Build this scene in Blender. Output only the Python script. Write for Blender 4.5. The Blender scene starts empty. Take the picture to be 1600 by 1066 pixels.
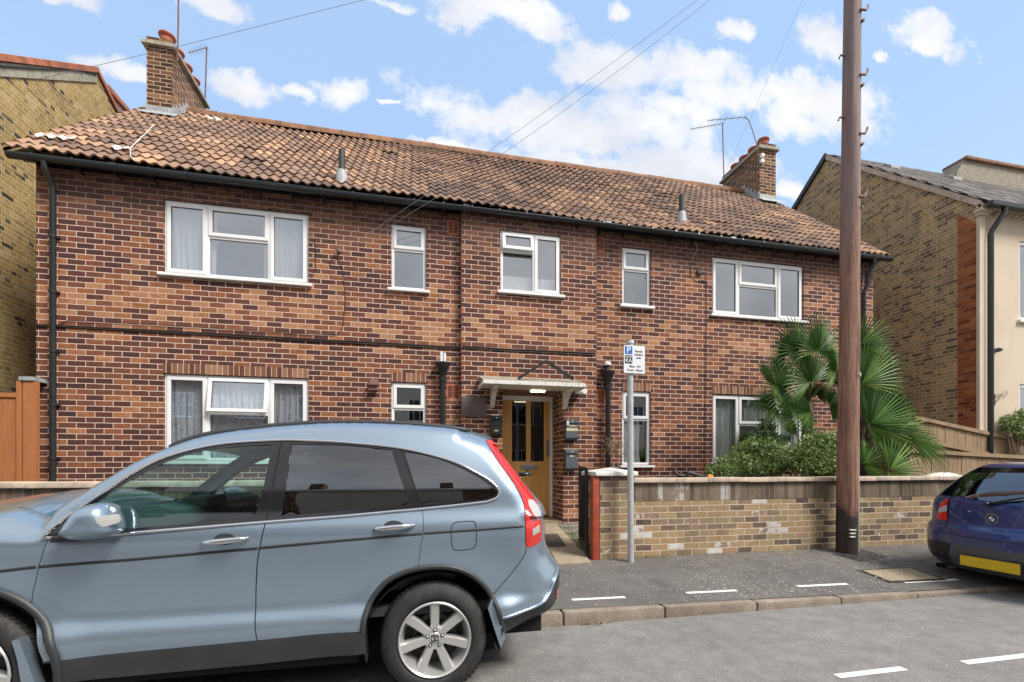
import bpy, bmesh, math, random
import numpy as np
from mathutils import Vector, Matrix
from mathutils.geometry import delaunay_2d_cdt
R = math.radians
rng = random.Random(7)
S_ = bpy.context.scene
COL = S_.collection
# ------------------------------------------------------------------ camera model
F, TH, CX, HZ, EYE = 703.0, R(12.0), 800.0, 727.0, 1.31
CT, ST = math.cos(TH), math.sin(TH)
def P(px, py, Y):
    u = (px-CX)/F; t = Y/(CT-u*ST)
    return Vector((t*(ST+u*CT), Y, EYE+(HZ-py)/F*t))
def X_(px, Y): return P(px, HZ, Y).x
def Z_(px, py, Y): return P(px, py, Y).z
def PX(px, py, X):          # point on a plane x = X
    u = (px-CX)/F; t = X/(ST+u*CT)
    return Vector((X, t*(CT-u*ST), EYE+(HZ-py)/F*t))
def G(px, py, z):           # point on a horizontal plane
    u = (px-CX)/F; t = (EYE-z)/((py-HZ)/F)
    return Vector((t*(ST+u*CT), t*(CT-u*ST), z))
# ------------------------------------------------------------------ materials
MATS = {}
class N:
    def __init__(s, name):
        s.m = bpy.data.materials.new(name); s.m.use_nodes = True
        s.t = s.m.node_tree; s.n = s.t.nodes; s.l = s.t.links
        s.b = s.n['Principled BSDF']; s.out = s.n['Material Output']
    def add(s, typ, **kw):
        n = s.n.new(typ)
        for k, v in kw.items():
            if k.startswith('i_'):
                key = k[2:]; key = int(key) if key.isdigit() else key.replace('_', ' ')
                n.inputs[key].default_value = v
            else: setattr(n, k, v)
        return n
    def link(s, a, b): s.l.new(a, b)
    def math(s, op, a, b=None, c=None, clamp=False):
        n = s.n.new('ShaderNodeMath'); n.operation = op; n.use_clamp = clamp
        for i, v in enumerate((a, b, c)):
            if v is None: continue
            if isinstance(v, (int, float)): n.inputs[i].default_value = v
            else: s.l.new(v, n.inputs[i])
        return n.outputs[0]
    def ramp(s, fac, stops, interp='LINEAR'):
        n = s.n.new('ShaderNodeValToRGB'); n.color_ramp.interpolation = interp
        e = n.color_ramp.elements
        while len(e) < len(stops): e.new(0.5)
        for i, (p, c) in enumerate(stops):
            e[i].position = p; e[i].color = (c[0], c[1], c[2], 1) if not isinstance(c, (int, float)) else (c, c, c, 1)
        if fac is not None: s.l.new(fac, n.inputs[0])
        return n.outputs[0]
    def mix(s, fac, a, b, mode='MIX'):
        n = s.n.new('ShaderNodeMix'); n.data_type = 'RGBA'; n.blend_type = mode
        for idx, v in ((0, fac), (6, a), (7, b)):
            if isinstance(v, (int, float)): n.inputs[idx].default_value = v
            elif isinstance(v, tuple): n.inputs[idx].default_value = (v[0], v[1], v[2], 1)
            else: s.l.new(v, n.inputs[idx])
        return n.outputs[2]
    def noise(s, scale, detail=4, rough=.55, vec=None, out=0, dist=0):
        n = s.n.new('ShaderNodeTexNoise'); n.inputs['Scale'].default_value = scale
        n.inputs['Detail'].default_value = detail; n.inputs['Roughness'].default_value = rough
        n.inputs['Distortion'].default_value = dist
        if vec is not None: s.l.new(vec, n.inputs['Vector'])
        return n.outputs[out]
    def obj(s): return s.add('ShaderNodeTexCoord').outputs['Object']
    def pos(s): return s.add('ShaderNodeNewGeometry').outputs['Position']
    def uv(s): return s.add('ShaderNodeTexCoord').outputs['UV']
    def mapping(s, vec, scale=(1, 1, 1), loc=(0, 0, 0), rot=(0, 0, 0)):
        n = s.n.new('ShaderNodeMapping'); n.inputs['Scale'].default_value = scale
        n.inputs['Location'].default_value = loc; n.inputs['Rotation'].default_value = rot
        s.l.new(vec, n.inputs['Vector']); return n.outputs[0]
    def bump(s, h, strength=.3, dist=.01):
        n = s.n.new('ShaderNodeBump'); n.inputs['Strength'].default_value = strength
        n.inputs['Distance'].default_value = dist; s.l.new(h, n.inputs['Height'])
        s.l.new(n.outputs[0], s.b.inputs['Normal'])
    def color(s, c):
        if isinstance(c, tuple): s.b.inputs['Base Color'].default_value = (*c, 1)
        else: s.l.new(c, s.b.inputs['Base Color'])
    def set(s, **kw):
        for k, v in kw.items():
            i = s.b.inputs[k.replace('_', ' ')]
            if isinstance(v, (int, float)): i.default_value = v
            elif isinstance(v, tuple): i.default_value = v
            else: s.l.new(v, i)
def srgb(r, g, b):
    f = lambda c: (c/255/12.92) if c/255 <= .04045 else ((c/255+.055)/1.055)**2.4
    return (f(r), f(g), f(b))

def plain(name, c, rough=.6, var=.15, scale=6, metal=0, bump=0, dirt=None, coat=0):
    """simple material with uneven tone, optional dirt colour"""
    k = N(name); v = k.pos()
    n = k.noise(scale, 6, .6, v)
    dark = tuple(x*(1-var) for x in c); lite = tuple(min(1, x*(1+var)) for x in c)
    col = k.mix(k.ramp(n, [(.3, 0.), (.7, 1.)]), dark, lite)
    if dirt:
        n2 = k.noise(scale*2.3, 8, .7, k.mapping(v, (1, 1, .35)))
        col = k.mix(k.ramp(n2, [(.5, 0.), (.72, .8)]), col, dirt)
    k.color(col); k.set(Roughness=rough, Metallic=metal)
    if coat: k.set(Coat_Weight=coat)
    if bump: k.bump(k.noise(scale*12, 5, .6, v), bump, .005)
    MATS[name] = k.m; return k.m

def brick(name, stops, mortar, squash=1, bw=.225, bh=.0801, ms=.0055, band=None, stain=None, rough=.85, distort=.004, grime=.25, lowvar=.3, offs=.5, morvar=.2, rot=False, lighten=None):
    k = N(name); uv = k.uv()
    if rot: uv = k.mapping(uv, (1, 1, 1), (0, 0, 0), (0, 0, math.pi/2))
    dn = k.noise(9, 3, .6, uv, out=1)
    d1 = k.add('ShaderNodeVectorMath', operation='MULTIPLY_ADD'); k.link(dn, d1.inputs[0])
    d1.inputs[1].default_value = (distort*2, distort*2, 0); k.link(uv, d1.inputs[2])
    br = k.add('ShaderNodeTexBrick'); br.offset = offs; br.squash = squash; br.squash_frequency = 2
    br.inputs['Scale'].default_value = 1; br.inputs['Brick Width'].default_value = bw
    br.inputs['Row Height'].default_value = bh; br.inputs['Mortar Size'].default_value = ms
    br.inputs['Mortar Smooth'].default_value = .4; br.inputs['Bias'].default_value = 0
    br.inputs['Color1'].default_value = (0, 0, 0, 1); br.inputs['Color2'].default_value = (1, 1, 1, 1)
    br.inputs['Mortar'].default_value = (.5, .5, .5, 1)
    k.link(d1.outputs[0], br.inputs['Vector'])
    low = k.noise(.55, 3, .6, k.pos())
    val = k.math('ADD', br.outputs['Color'], k.math('MULTIPLY', k.math('SUBTRACT', low, .5), lowvar))
    val = k.math('ADD', val, k.math('MULTIPLY', k.math('SUBTRACT', k.noise(11, 3, .6, uv), .5), .28))
    if band:
        z = k.add('ShaderNodeSeparateXYZ'); k.link(k.pos(), z.inputs[0])
        bz = k.math('SUBTRACT', 1.0, k.math('DIVIDE', k.math('ABSOLUTE', k.math('SUBTRACT', z.outputs[2], band[0])), band[1]), clamp=True)
        val = k.math('ADD', val, k.math('MULTIPLY', bz, band[2]))
    col = k.ramp(val, stops)
    fine = k.noise(55, 5, .7, uv)
    col = k.mix(.55, col, k.ramp(fine, [(.25, .35), (.75, 1.)]), 'MULTIPLY')
    col = k.mix(.28, col, k.ramp(k.noise(13, 4, .6, uv), [(.3, .25), (.7, 1.)]), 'MULTIPLY')
    mc = k.mix(morvar, mortar, k.ramp(k.noise(30, 4, .6, uv), [(.3, .2), (.7, 1.)]), 'MULTIPLY')
    col = k.mix(br.outputs['Fac'], col, mc)
    if lighten:
        ln = k.noise(lighten[0], 3, .5, uv)
        col = k.mix(k.ramp(ln, [(lighten[1], 0.), (lighten[1]+.03, .85)]), col, lighten[2])
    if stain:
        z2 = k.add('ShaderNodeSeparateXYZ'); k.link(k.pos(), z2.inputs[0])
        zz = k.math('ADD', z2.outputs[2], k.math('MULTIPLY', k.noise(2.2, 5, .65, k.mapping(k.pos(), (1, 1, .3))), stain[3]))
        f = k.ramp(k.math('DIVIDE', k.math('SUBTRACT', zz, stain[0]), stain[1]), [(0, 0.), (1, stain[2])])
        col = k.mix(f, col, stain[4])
    col = k.mix(grime, col, k.ramp(k.noise(1.6, 6, .65, k.pos()), [(.3, .35), (.65, 1.)]), 'MULTIPLY')
    k.color(col); k.set(Roughness=rough, Specular_IOR_Level=.25)
    h = k.math('ADD', k.math('MULTIPLY', k.math('SUBTRACT', 1.0, br.outputs['Fac']), 1.0), k.math('MULTIPLY', fine, .35))
    k.bump(h, .6, .006)
    MATS[name] = k.m; return k.m

E_ = 1.31
plum = (.105, .040, .040); redb = (.200, .066, .050); brn = (.27, .105, .07); orng = (.46, .185, .098); pale = (.58, .31, .19)
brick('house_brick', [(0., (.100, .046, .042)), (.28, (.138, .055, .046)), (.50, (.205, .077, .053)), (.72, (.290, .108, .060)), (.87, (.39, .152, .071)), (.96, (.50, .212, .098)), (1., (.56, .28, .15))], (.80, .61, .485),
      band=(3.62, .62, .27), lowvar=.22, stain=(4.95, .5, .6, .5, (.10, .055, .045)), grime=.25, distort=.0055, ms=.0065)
brick('soldier_brick', [(0., (.16, .06, .04)), (.5, (.30, .14, .085)), (1., (.50, .27, .16))], (.70, .52, .40), bw=.6, bh=.0751, ms=.006, offs=0, rot=False)
brick('stock_brick', [(0., (.10, .075, .045)), (.05, (.22, .16, .09)), (.12, (.44, .31, .13)), (.5, (.60, .42, .16)), (.8, (.64, .42, .15)), (1., (.70, .53, .28))],
      (.76, .63, .40), squash=.5, bh=.078, lowvar=.12, grime=.35, distort=.005, stain=(E_+3.6, -3.2, .8, 1.6, (.085, .065, .035)))
brick('stock_brick_dark', [(0., (.18, .125, .08)), (.18, (.30, .21, .125)), (.42, (.47, .33, .17)), (.8, (.60, .41, .20)), (1., (.66, .43, .18))],
      (.78, .66, .47), squash=.5, bh=.078, lowvar=.2, grime=.35, distort=.005)
brick('wall_brick', [(0., (.15, .11, .09)), (.12, (.26, .18, .14)), (.3, (.42, .31, .20)), (.6, (.52, .38, .21)), (.84, (.52, .33, .20)), (.93, (.40, .27, .23)), (.945, (.78, .74, .70)), (1., (.84, .82, .78))],
      (.66, .55, .40), lowvar=.12, distort=.010, ms=.0075, grime=.5, lighten=(5.5, .70, (.78, .74, .70)),
      stain=(.93, .25, .55, .18, (.13, .10, .075)))
brick('wall_cap_brick', [(0., (.13, .10, .08)), (.4, (.22, .165, .12)), (.8, (.31, .24, .17)), (.95, (.36, .28, .23)), (1., (.66, .62, .58))],
      (.27, .22, .17), bw=.6, bh=.0751, offs=0, distort=.010, ms=.006, grime=.6)
brick('chimney_brick', [(0., (.075, .035, .028)), (.5, (.17, .07, .045)), (.85, (.27, .125, .07)), (1., (.36, .19, .09))], (.62, .48, .31), bh=.0801, ms=.008, grime=.35)
brick('quoin_brick', [(0., (.20, .06, .03)), (.5, (.46, .14, .05)), (1., (.56, .22, .09))], (.42, .26, .15), bh=.078, ms=.004)

def tile_mat():
    k = N('roof_tile')
    a = k.add('ShaderNodeAttribute', attribute_name='rnd'); sp = k.add('ShaderNodeSeparateColor'); k.link(a.outputs['Color'], sp.inputs[0])
    low = k.noise(.35, 3, .6, k.pos())
    v = k.math('ADD', sp.outputs[0], k.math('MULTIPLY', k.math('SUBTRACT', low, .5), 1.2))
    col = k.ramp(v, [(0., (.15, .105, .088)), (.3, (.225, .15, .115)), (.55, (.32, .205, .145)), (.8, (.43, .265, .17)), (1., (.54, .345, .22))])
    lich = k.noise(14, 8, .7, k.pos())
    col = k.mix(k.ramp(lich, [(.54, 0.), (.68, .6)]), col, (.11, .09, .07))
    lich2 = k.noise(23, 6, .7, k.mapping(k.pos(), loc=(4, 7, 2)))
    col = k.mix(k.ramp(lich2, [(.62, 0.), (.70, .6)]), col, (.50, .44, .36))
    col = k.mix(.5, col, k.ramp(k.noise(70, 4, .6, k.pos()), [(.3, .4), (.7, 1.)]), 'MULTIPLY')
    k.color(col); k.set(Roughness=.9, Specular_IOR_Level=.2); k.bump(lich, .4, .006); MATS['roof_tile'] = k.m
tile_mat()

def ground_mat(name, c1, c2, spec, fs=260, patch=.35, crack=False, vor=True):
    k = N(name); p = k.pos()
    base = k.mix(k.ramp(k.noise(1.1, 6, .6, p), [(.32, 0.), (.68, 1.)]), c1, c2)
    v = k.add('ShaderNodeTexVoronoi'); v.inputs['Scale'].default_value = fs; k.link(p, v.inputs['Vector'])
    sp = k.add('ShaderNodeSeparateColor'); k.link(v.outputs['Color'], sp.inputs[0])
    ag = k.ramp(sp.outputs[0], [(0, .68), (.5, .9), (.85, 1.0), (1., 1.0)])
    col = k.mix(.8, base, ag, 'MULTIPLY')
    col = k.mix(k.ramp(sp.outputs[1], [(.88, 0.), (.93, spec)]), col, tuple(min(1, x*3.2) for x in c2))
    col = k.mix(patch, col, k.ramp(k.noise(6, 8, .7, p), [(.3, .4), (.62, 1.)]), 'MULTIPLY')
    stn = k.noise(.8, 5, .7, k.mapping(p, (.35, 1.4, 1), (3, 5, 0)))
    col = k.mix(k.ramp(stn, [(.55, 0.), (.7, .35)]), col, tuple(x*.6 for x in c1))
    if crack:
        vc = k.add('ShaderNodeTexVoronoi', feature='DISTANCE_TO_EDGE'); vc.inputs['Scale'].default_value = .8
        dn = k.noise(3, 5, .7, p, out=1); ad = k.add('ShaderNodeVectorMath', operation='MULTIPLY_ADD')
        k.link(dn, ad.inputs[0]); ad.inputs[1].default_value = (.5, .5, .5); k.link(p, ad.inputs[2]); k.link(ad.outputs[0], vc.inputs['Vector'])
        col = k.mix(k.ramp(vc.outputs['Distance'], [(0, .55), (.006, 0.)]), col, (.02, .02, .02))
    k.color(col); k.set(Roughness=.9, Specular_IOR_Level=.3)
    k.bump(k.math('ADD', sp.outputs[0], k.noise(90, 4, .6, p)), .35, .004)
    MATS[name] = k.m
ground_mat('asphalt', (.215, .206, .198), (.265, .254, .242), .22, 230, .5)
ground_mat('footway', (.118, .110, .105), (.165, .154, .145), .25, 230, .4, True)
ground_mat('path_concrete', (.27, .21, .14), (.38, .31, .22), .4, 140, .4)
ground_mat('soil', (.10, .075, .05), (.16, .12, .08), .3, 60, .5)
ground_mat('kerb_stone', (.25, .20, .155), (.38, .32, .255), .08, 140, .6)
ground_mat('slab', (.16, .15, .12), (.25, .23, .18), .3, 60, .6)

plain('upvc', (.80, .80, .80), .35, .04, 3)
plain('upvc_seam', (.05, .05, .05), .6)
plain('black_plastic', (.022, .024, .026), .35, .2, 8)
plain('black_iron', (.012, .012, .013), .4, .3, 9)
plain('lead', (.36, .38, .39), .5, .25, 12, bump=.3, dirt=(.15, .15, .14))
plain('clay_pot', (.42, .12, .06), .75, .25, 9, dirt=(.12, .06, .05), bump=.2)
plain('cement', (.36, .34, .27), .9, .3, 10, dirt=(.10, .11, .06), bump=.5)
plain('ridge_clay', (.24, .12, .065), .9, .4, 5, dirt=(.08, .065, .05), bump=.4)
plain('coping', (.52, .42, .33), .85, .25, 4, dirt=(.22, .17, .12), bump=.4)
plain('white_stone', (.72, .70, .65), .7, .12, 6, dirt=(.42, .38, .30), bump=.2)
plain('render_cream', (.60, .50, .38), .8, .06, 1.5, dirt=(.50, .41, .31), bump=.15)
plain('white_paint', (.72, .70, .65), .6, .1, 10, dirt=(.13, .11, .09), bump=.2)
plain('felt', (.26, .23, .18), .9, .3, 10, dirt=(.40, .37, .30), bump=.5)
plain('galv', (.50, .52, .53), .45, .12, 14, metal=.3, dirt=(.34, .35, .35))
plain('red_paint', (.34, .058, .026), .5, .2, 9, dirt=(.15, .04, .02))
plain('terracotta', (.47, .14, .07), .8, .2, 12)
plain('dark_void', (.006, .006, .006), .9)
plain('brown_panel', (.105, .075, .072), .45, .12, 4)
plain('brick_box', (.19, .10, .085), .7, .1, 8)
plain('cable', (.025, .018, .017), .6)
plain('wire', (.30, .27, .28), .6)
plain('rust_metal', (.17, .09, .07), .7, .35, 12)
plain('chrome', (.72, .72, .74), .10, .03, 4, metal=1)
plain('steel', (.48, .48, .49), .3, .1, 9, metal=1)
plain('rubber', (.020, .020, .021), .72, .3, 10, bump=.3, dirt=(.05, .045, .04))
plain('alloy', (.56, .56, .55), .32, .05, 9, metal=.6)
plain('alloy_dark', (.035, .034, .034), .6, .3, 12)
plain('cladding', (.030, .032, .035), .5, .2, 5)
plain('gloss_black', (.012, .012, .014), .16, .1, 5, coat=.4)
plain('dash_green', (.05, .09, .088), .6, .1, 5); plain('bumper_grey', (.075, .078, .08), .5, .15, 6)
plain('interior_dark', (.035, .038, .04), .7, .2, 5)
plain('interior_grey', (.16, .17, .17), .8, .15, 8)
plain('slate', (.17, .155, .15), .75, .3, 14, dirt=(.30, .27, .24), bump=.4)
plain('mail_black', (.025, .028, .03), .32, .15, 6)
plain('mail_grey', (.10, .115, .13), .35, .1, 6)
plain('label_cream', (.55, .50, .30), .6)
plain('line_paint', (.74, .70, .66), .8, .12, 25, dirt=(.45, .42, .38))
plain('petal', (.62, .56, .50), .9, .2, 30)
plain('dry_leaf', (.27, .19, .11), .9, .5, 30)
plain('curtain_white', (.86, .85, .82), .9, .1, 6)
plain('curtain_grey', (.62, .61, .60), .9, .1, 6)
plain('room', (.22, .20, .17), .9, .1, 2)
plain('sack', (.62, .60, .55), .85, .15, 7, bump=.4)
plain('plate_yellow', (.62, .42, .012), .4, .05, 9)
plain('sign_white', (.74, .75, .76), .45, .03, 9)
plain('sign_blue', (.015, .14, .50), .4, .05, 9)
plain('sign_black', (.015, .015, .018), .5)
plain('red_paint_sign', (.5, .05, .02), .5)
plain('blue_badge', (.03, .18, .50), .3)
plain('twig', (.30, .22, .15), .9, .3, 20)
plain('petiole', (.10, .13, .035), .6, .3, 10)
plain('palm_fibre', (.13, .095, .06), .95, .5, 20, bump=.7)
plain('orange_plastic', (.8, .25, .02), .5)
plain('mat_rubber', (.07, .055, .045), .95, .3, 60, bump=.8)
plain('clay_verge', (.40, .14, .075), .85, .4, 5, dirt=(.16, .10, .08), bump=.3)

def lace():
    k = N('lace'); p = k.pos()
    n = k.noise(22, 5, .8, k.mapping(p, (1, 1, .6)), dist=1.5)
    k.color(k.ramp(n, [(.38, (.42, .44, .50)), (.50, (.88, .89, .92))])); k.set(Roughness=.9)
    MATS['lace'] = k.m
lace()
def wood(name, c1, c2, dirt=None, sc=(14, 14, 1.0), rough=.6, dirtamt=.6, bumpv=.3):
    k = N(name); p = k.pos(); m = k.mapping(p, sc)
    n = k.noise(3, 6, .65, m, dist=.6)
    col = k.mix(k.ramp(n, [(.3, 0.), (.7, 1.)]), c1, c2)
    if dirt:
        n2 = k.noise(1.4, 7, .7, k.mapping(p, (2.5, 2.5, .8), (3, 1, 5)))
        col = k.mix(k.ramp(n2, [(.48, 0.), (.66, dirtamt)]), col, dirt)
    k.color(col); k.set(Roughness=rough); k.bump(n, bumpv, .006); MATS[name] = k.m
wood('oak', (.60, .31, .085), (.70, .39, .12), rough=.4, bumpv=.05)
wood('fence_orange', (.34, .125, .045), (.45, .18, .07))
wood('fence_brown', (.25, .165, .095), (.36, .255, .155), (.15, .10, .065), rough=.85)
def pole_mat():
    k = N('pole_wood'); p = k.pos(); m = k.mapping(p, (16, 16, .8))
    n = k.noise(3, 8, .7, m, dist=.8)
    col = k.ramp(n, [(.25, (.085, .042, .030)), (.45, (.225, .108, .070)), (.6, (.32, .175, .12)), (.8, (.46, .34, .26))])
    nl = k.noise(2, 6, .7, k.mapping(p, (7, 7, .45), (5, 2, 8)))
    col = k.mix(k.ramp(nl, [(.5, 0.), (.62, .8)]), col, (.075, .035, .026))
    col = k.mix(k.ramp(nl, [(.30, .5), (.40, 0.)]), col, (.42, .28, .20))
    n2 = k.noise(2.2, 6, .7, k.mapping(p, (3, 3, .35), (2, 9, 1)))
    sep = k.add('ShaderNodeSeparateXYZ'); k.link(p, sep.inputs[0])
    up = k.math('MULTIPLY', k.math('SUBTRACT', sep.outputs[2], 3.0), .12, clamp=True)
    gm = k.math('ADD', n2, up)
    col = k.mix(k.ramp(gm, [(.58, 0.), (.82, .55)]), col, (.20, .18, .20))
    low = k.math('ADD', sep.outputs[2], k.math('MULTIPLY', k.noise(3, 5, .6, p), .5))
    col = k.mix(k.ramp(low, [(.90, .93), (1.2, 0.)]), col, (.016, .014, .013))
    k.color(col); k.set(Roughness=.75); k.bump(n, .8, .012); MATS['pole_wood'] = k.m
pole_mat()
def foliage(name, stops, sheen=.35, rough=.5):
    k = N(name)
    oi = k.add('ShaderNodeAttribute', attribute_name='rnd'); sp = k.add('ShaderNodeSeparateColor'); k.link(oi.outputs['Color'], sp.inputs[0])
    v = k.math('ADD', k.math('MULTIPLY', sp.outputs[0], .75), k.math('MULTIPLY', k.noise(3.0, 3, .6, k.pos()), .3))
    k.color(k.ramp(v, stops)); k.set(Roughness=rough, Specular_IOR_Level=sheen)
    tr = k.add('ShaderNodeBsdfTranslucent'); k.link(k.ramp(v, [(p, tuple(min(1, x*1.4) for x in c)) for p, c in stops]), tr.inputs[0])
    mx = k.add('ShaderNodeMixShader'); mx.inputs[0].default_value = .14
    k.link(k.b.outputs[0], mx.inputs[1]); k.link(tr.outputs[0], mx.inputs[2]); k.link(mx.outputs[0], k.out.inputs[0])
    MATS[name] = k.m
foliage('palm_leaf', [(0., (.018, .046, .014)), (.35, (.045, .11, .026)), (.65, (.11, .21, .045)), (.87, (.24, .34, .09)), (1., (.46, .40, .16))])
foliage('shrub_leaf', [(0., (.05, .055, .025)), (.3, (.09, .14, .04)), (.65, (.21, .30, .09)), (1., (.42, .48, .22))])
foliage('rose_leaf', [(0., (.02, .045, .018)), (.5, (.05, .10, .035)), (1., (.12, .18, .07))])
foliage('grass_leaf', [(0., (.16, .15, .06)), (.5, (.33, .28, .12)), (1., (.5, .42, .22))])

def glass(name, tint, refl, rough=.0, ior=1.5):
    k = N(name); k.n.remove(k.b)
    tr = k.add('ShaderNodeBsdfTransparent'); tr.inputs[0].default_value = (*tint, 1)
    gl = k.add('ShaderNodeBsdfGlossy'); gl.inputs['Roughness'].default_value = rough; gl.inputs['Color'].default_value = (.95, .97, 1, 1)
    fr = k.add('ShaderNodeFresnel'); ge = k.add('ShaderNodeNewGeometry'); k.link(k.math('ADD', ior, k.math('MULTIPLY', ge.outputs['Backfacing'], 1/ior-ior)), fr.inputs[0])
    f = k.math('ADD', fr.outputs[0], refl, clamp=True)
    mx = k.add('ShaderNodeMixShader'); k.link(f, mx.inputs[0]); k.link(tr.outputs[0], mx.inputs[1]); k.link(gl.outputs[0], mx.inputs[2])
    k.link(mx.outputs[0], k.out.inputs[0]); MATS[name] = k.m
glass('window_glass', (.88, .90, .91), .22)
glass('door_glass', (.25, .26, .26), .06)
glass('car_glass', (.66, .86, .82), .04)
glass('privacy_glass', (.045, .05, .05), .12, ior=1.6)
glass('lamp_clear', (.80, .80, .80), .10, .1)
def paint(name, c, metal, rough, flake=.12):
    k = N(name); v = k.add('ShaderNodeTexVoronoi'); v.inputs['Scale'].default_value = 900; k.link(k.pos(), v.inputs['Vector'])
    sp = k.add('ShaderNodeSeparateColor'); k.link(v.outputs['Color'], sp.inputs[0])
    col = k.mix(k.math('MULTIPLY', sp.outputs[0], flake), c, tuple(min(1, x*1.9) for x in c))
    dust = k.noise(4, 7, .7, k.pos())
    sz = k.add('ShaderNodeSeparateXYZ'); k.link(k.pos(), sz.inputs[0])
    low = k.ramp(sz.outputs[2], [(.2, .35), (.75, .04)])
    df = k.math('MULTIPLY', k.ramp(dust, [(.4, .3), (.7, 1.)]), low)
    col = k.mix(df, col, (.26, .25, .23))
    k.color(col); k.set(Metallic=metal, Roughness=k.math('ADD', rough, k.math('MULTIPLY', df, .35)), Coat_Weight=1.0, Coat_Roughness=.05)
    MATS[name] = k.m
paint('silver_blue_paint', (.265, .345, .43), .65, .28)
paint('dark_blue_paint', (.010, .030, .155), .45, .34)
def redlens():
    k = N('red_lens'); p = k.pos(); sz = k.add('ShaderNodeSeparateXYZ'); k.link(p, sz.inputs[0])
    w = k.math('SINE', k.math('MULTIPLY', sz.outputs[2], 420))
    k.color(k.mix(k.ramp(w, [(.2, 0.), (.8, 1.)]), (.50, .010, .008), (.72, .022, .016)))
    k.set(Roughness=.15, Coat_Weight=1.); k.bump(w, .06, .002); MATS['red_lens'] = k.m
redlens()
plain('red_lens_plain', (.62, .014, .010), .12, .1, 5, coat=1)
plain('clear_lens', (.42, .42, .41), .12, .05, 3, coat=1)
def emit(name, c, s):
    k = N(name); k.set(Emission_Color=(*c, 1), Emission_Strength=s); k.color((.8, .8, .75)); MATS[name] = k.m
emit('lamp_glow', (1, .86, .55), 6.0)

# ------------------------------------------------------------------ object helpers
def wloc(o):
    v = Vector((0, 0, 0))
    while o is not None: v += o.location; o = o.parent
    return v
def tag(o, label=None, cat=None, group=None, kind=None):
    if label: o['label'] = label
    if cat: o['category'] = cat
    if group: o['group'] = group
    if kind: o['kind'] = kind
    return o
def empty(name, loc, label=None, cat=None, group=None):
    o = bpy.data.objects.new(name, None); COL.objects.link(o); o.location = loc; o.empty_display_size = .2
    return tag(o, label, cat, group)
def link(name, verts, faces, mat, parent=None, smooth=False, mi=None, rnd=None, auto=None, uvswap=False):
    off = wloc(parent) if parent else Vector((0, 0, 0))
    me = bpy.data.meshes.new(name)
    me.from_pydata([(v[0]-off.x, v[1]-off.y, v[2]-off.z) for v in verts], [], faces)
    mats = mat if isinstance(mat, (list, tuple)) else [mat]
    for m in mats: me.materials.append(MATS[m])
    if mi is not None: me.polygons.foreach_set('material_index', mi)
    if smooth: me.polygons.foreach_set('use_smooth', [True]*len(me.polygons))
    me.update()
    uv = me.uv_layers.new(name='UVMap'); V = verts
    data = np.zeros((len(me.loops), 2), dtype=np.float32)
    for p in me.polygons:
        n = p.normal; ax = max(range(3), key=lambda i: abs(n[i]))
        for li in p.loop_indices:
            v = V[me.loops[li].vertex_index]
            data[li] = (v[1], v[2]) if ax == 0 else ((v[0], v[2]) if ax == 1 else (v[0], v[1]))
            if uvswap: data[li] = (data[li][1], data[li][0])
    uv.data.foreach_set('uv', data.ravel())
    if rnd is not None:
        ca = me.color_attributes.new('rnd', 'FLOAT_COLOR', 'CORNER')
        c = np.zeros((len(me.loops), 4), dtype=np.float32); c[:, 3] = 1
        for p in me.polygons:
            for li in p.loop_indices: c[li, :3] = rnd[p.index]
        ca.data.foreach_set('color', c.ravel())
    o = bpy.data.objects.new(name, me); COL.objects.link(o)
    if parent: o.parent = parent
    if auto is not None:
        try: me.set_sharp_from_angle(angle=R(auto))
        except Exception: pass
    return o
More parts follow.
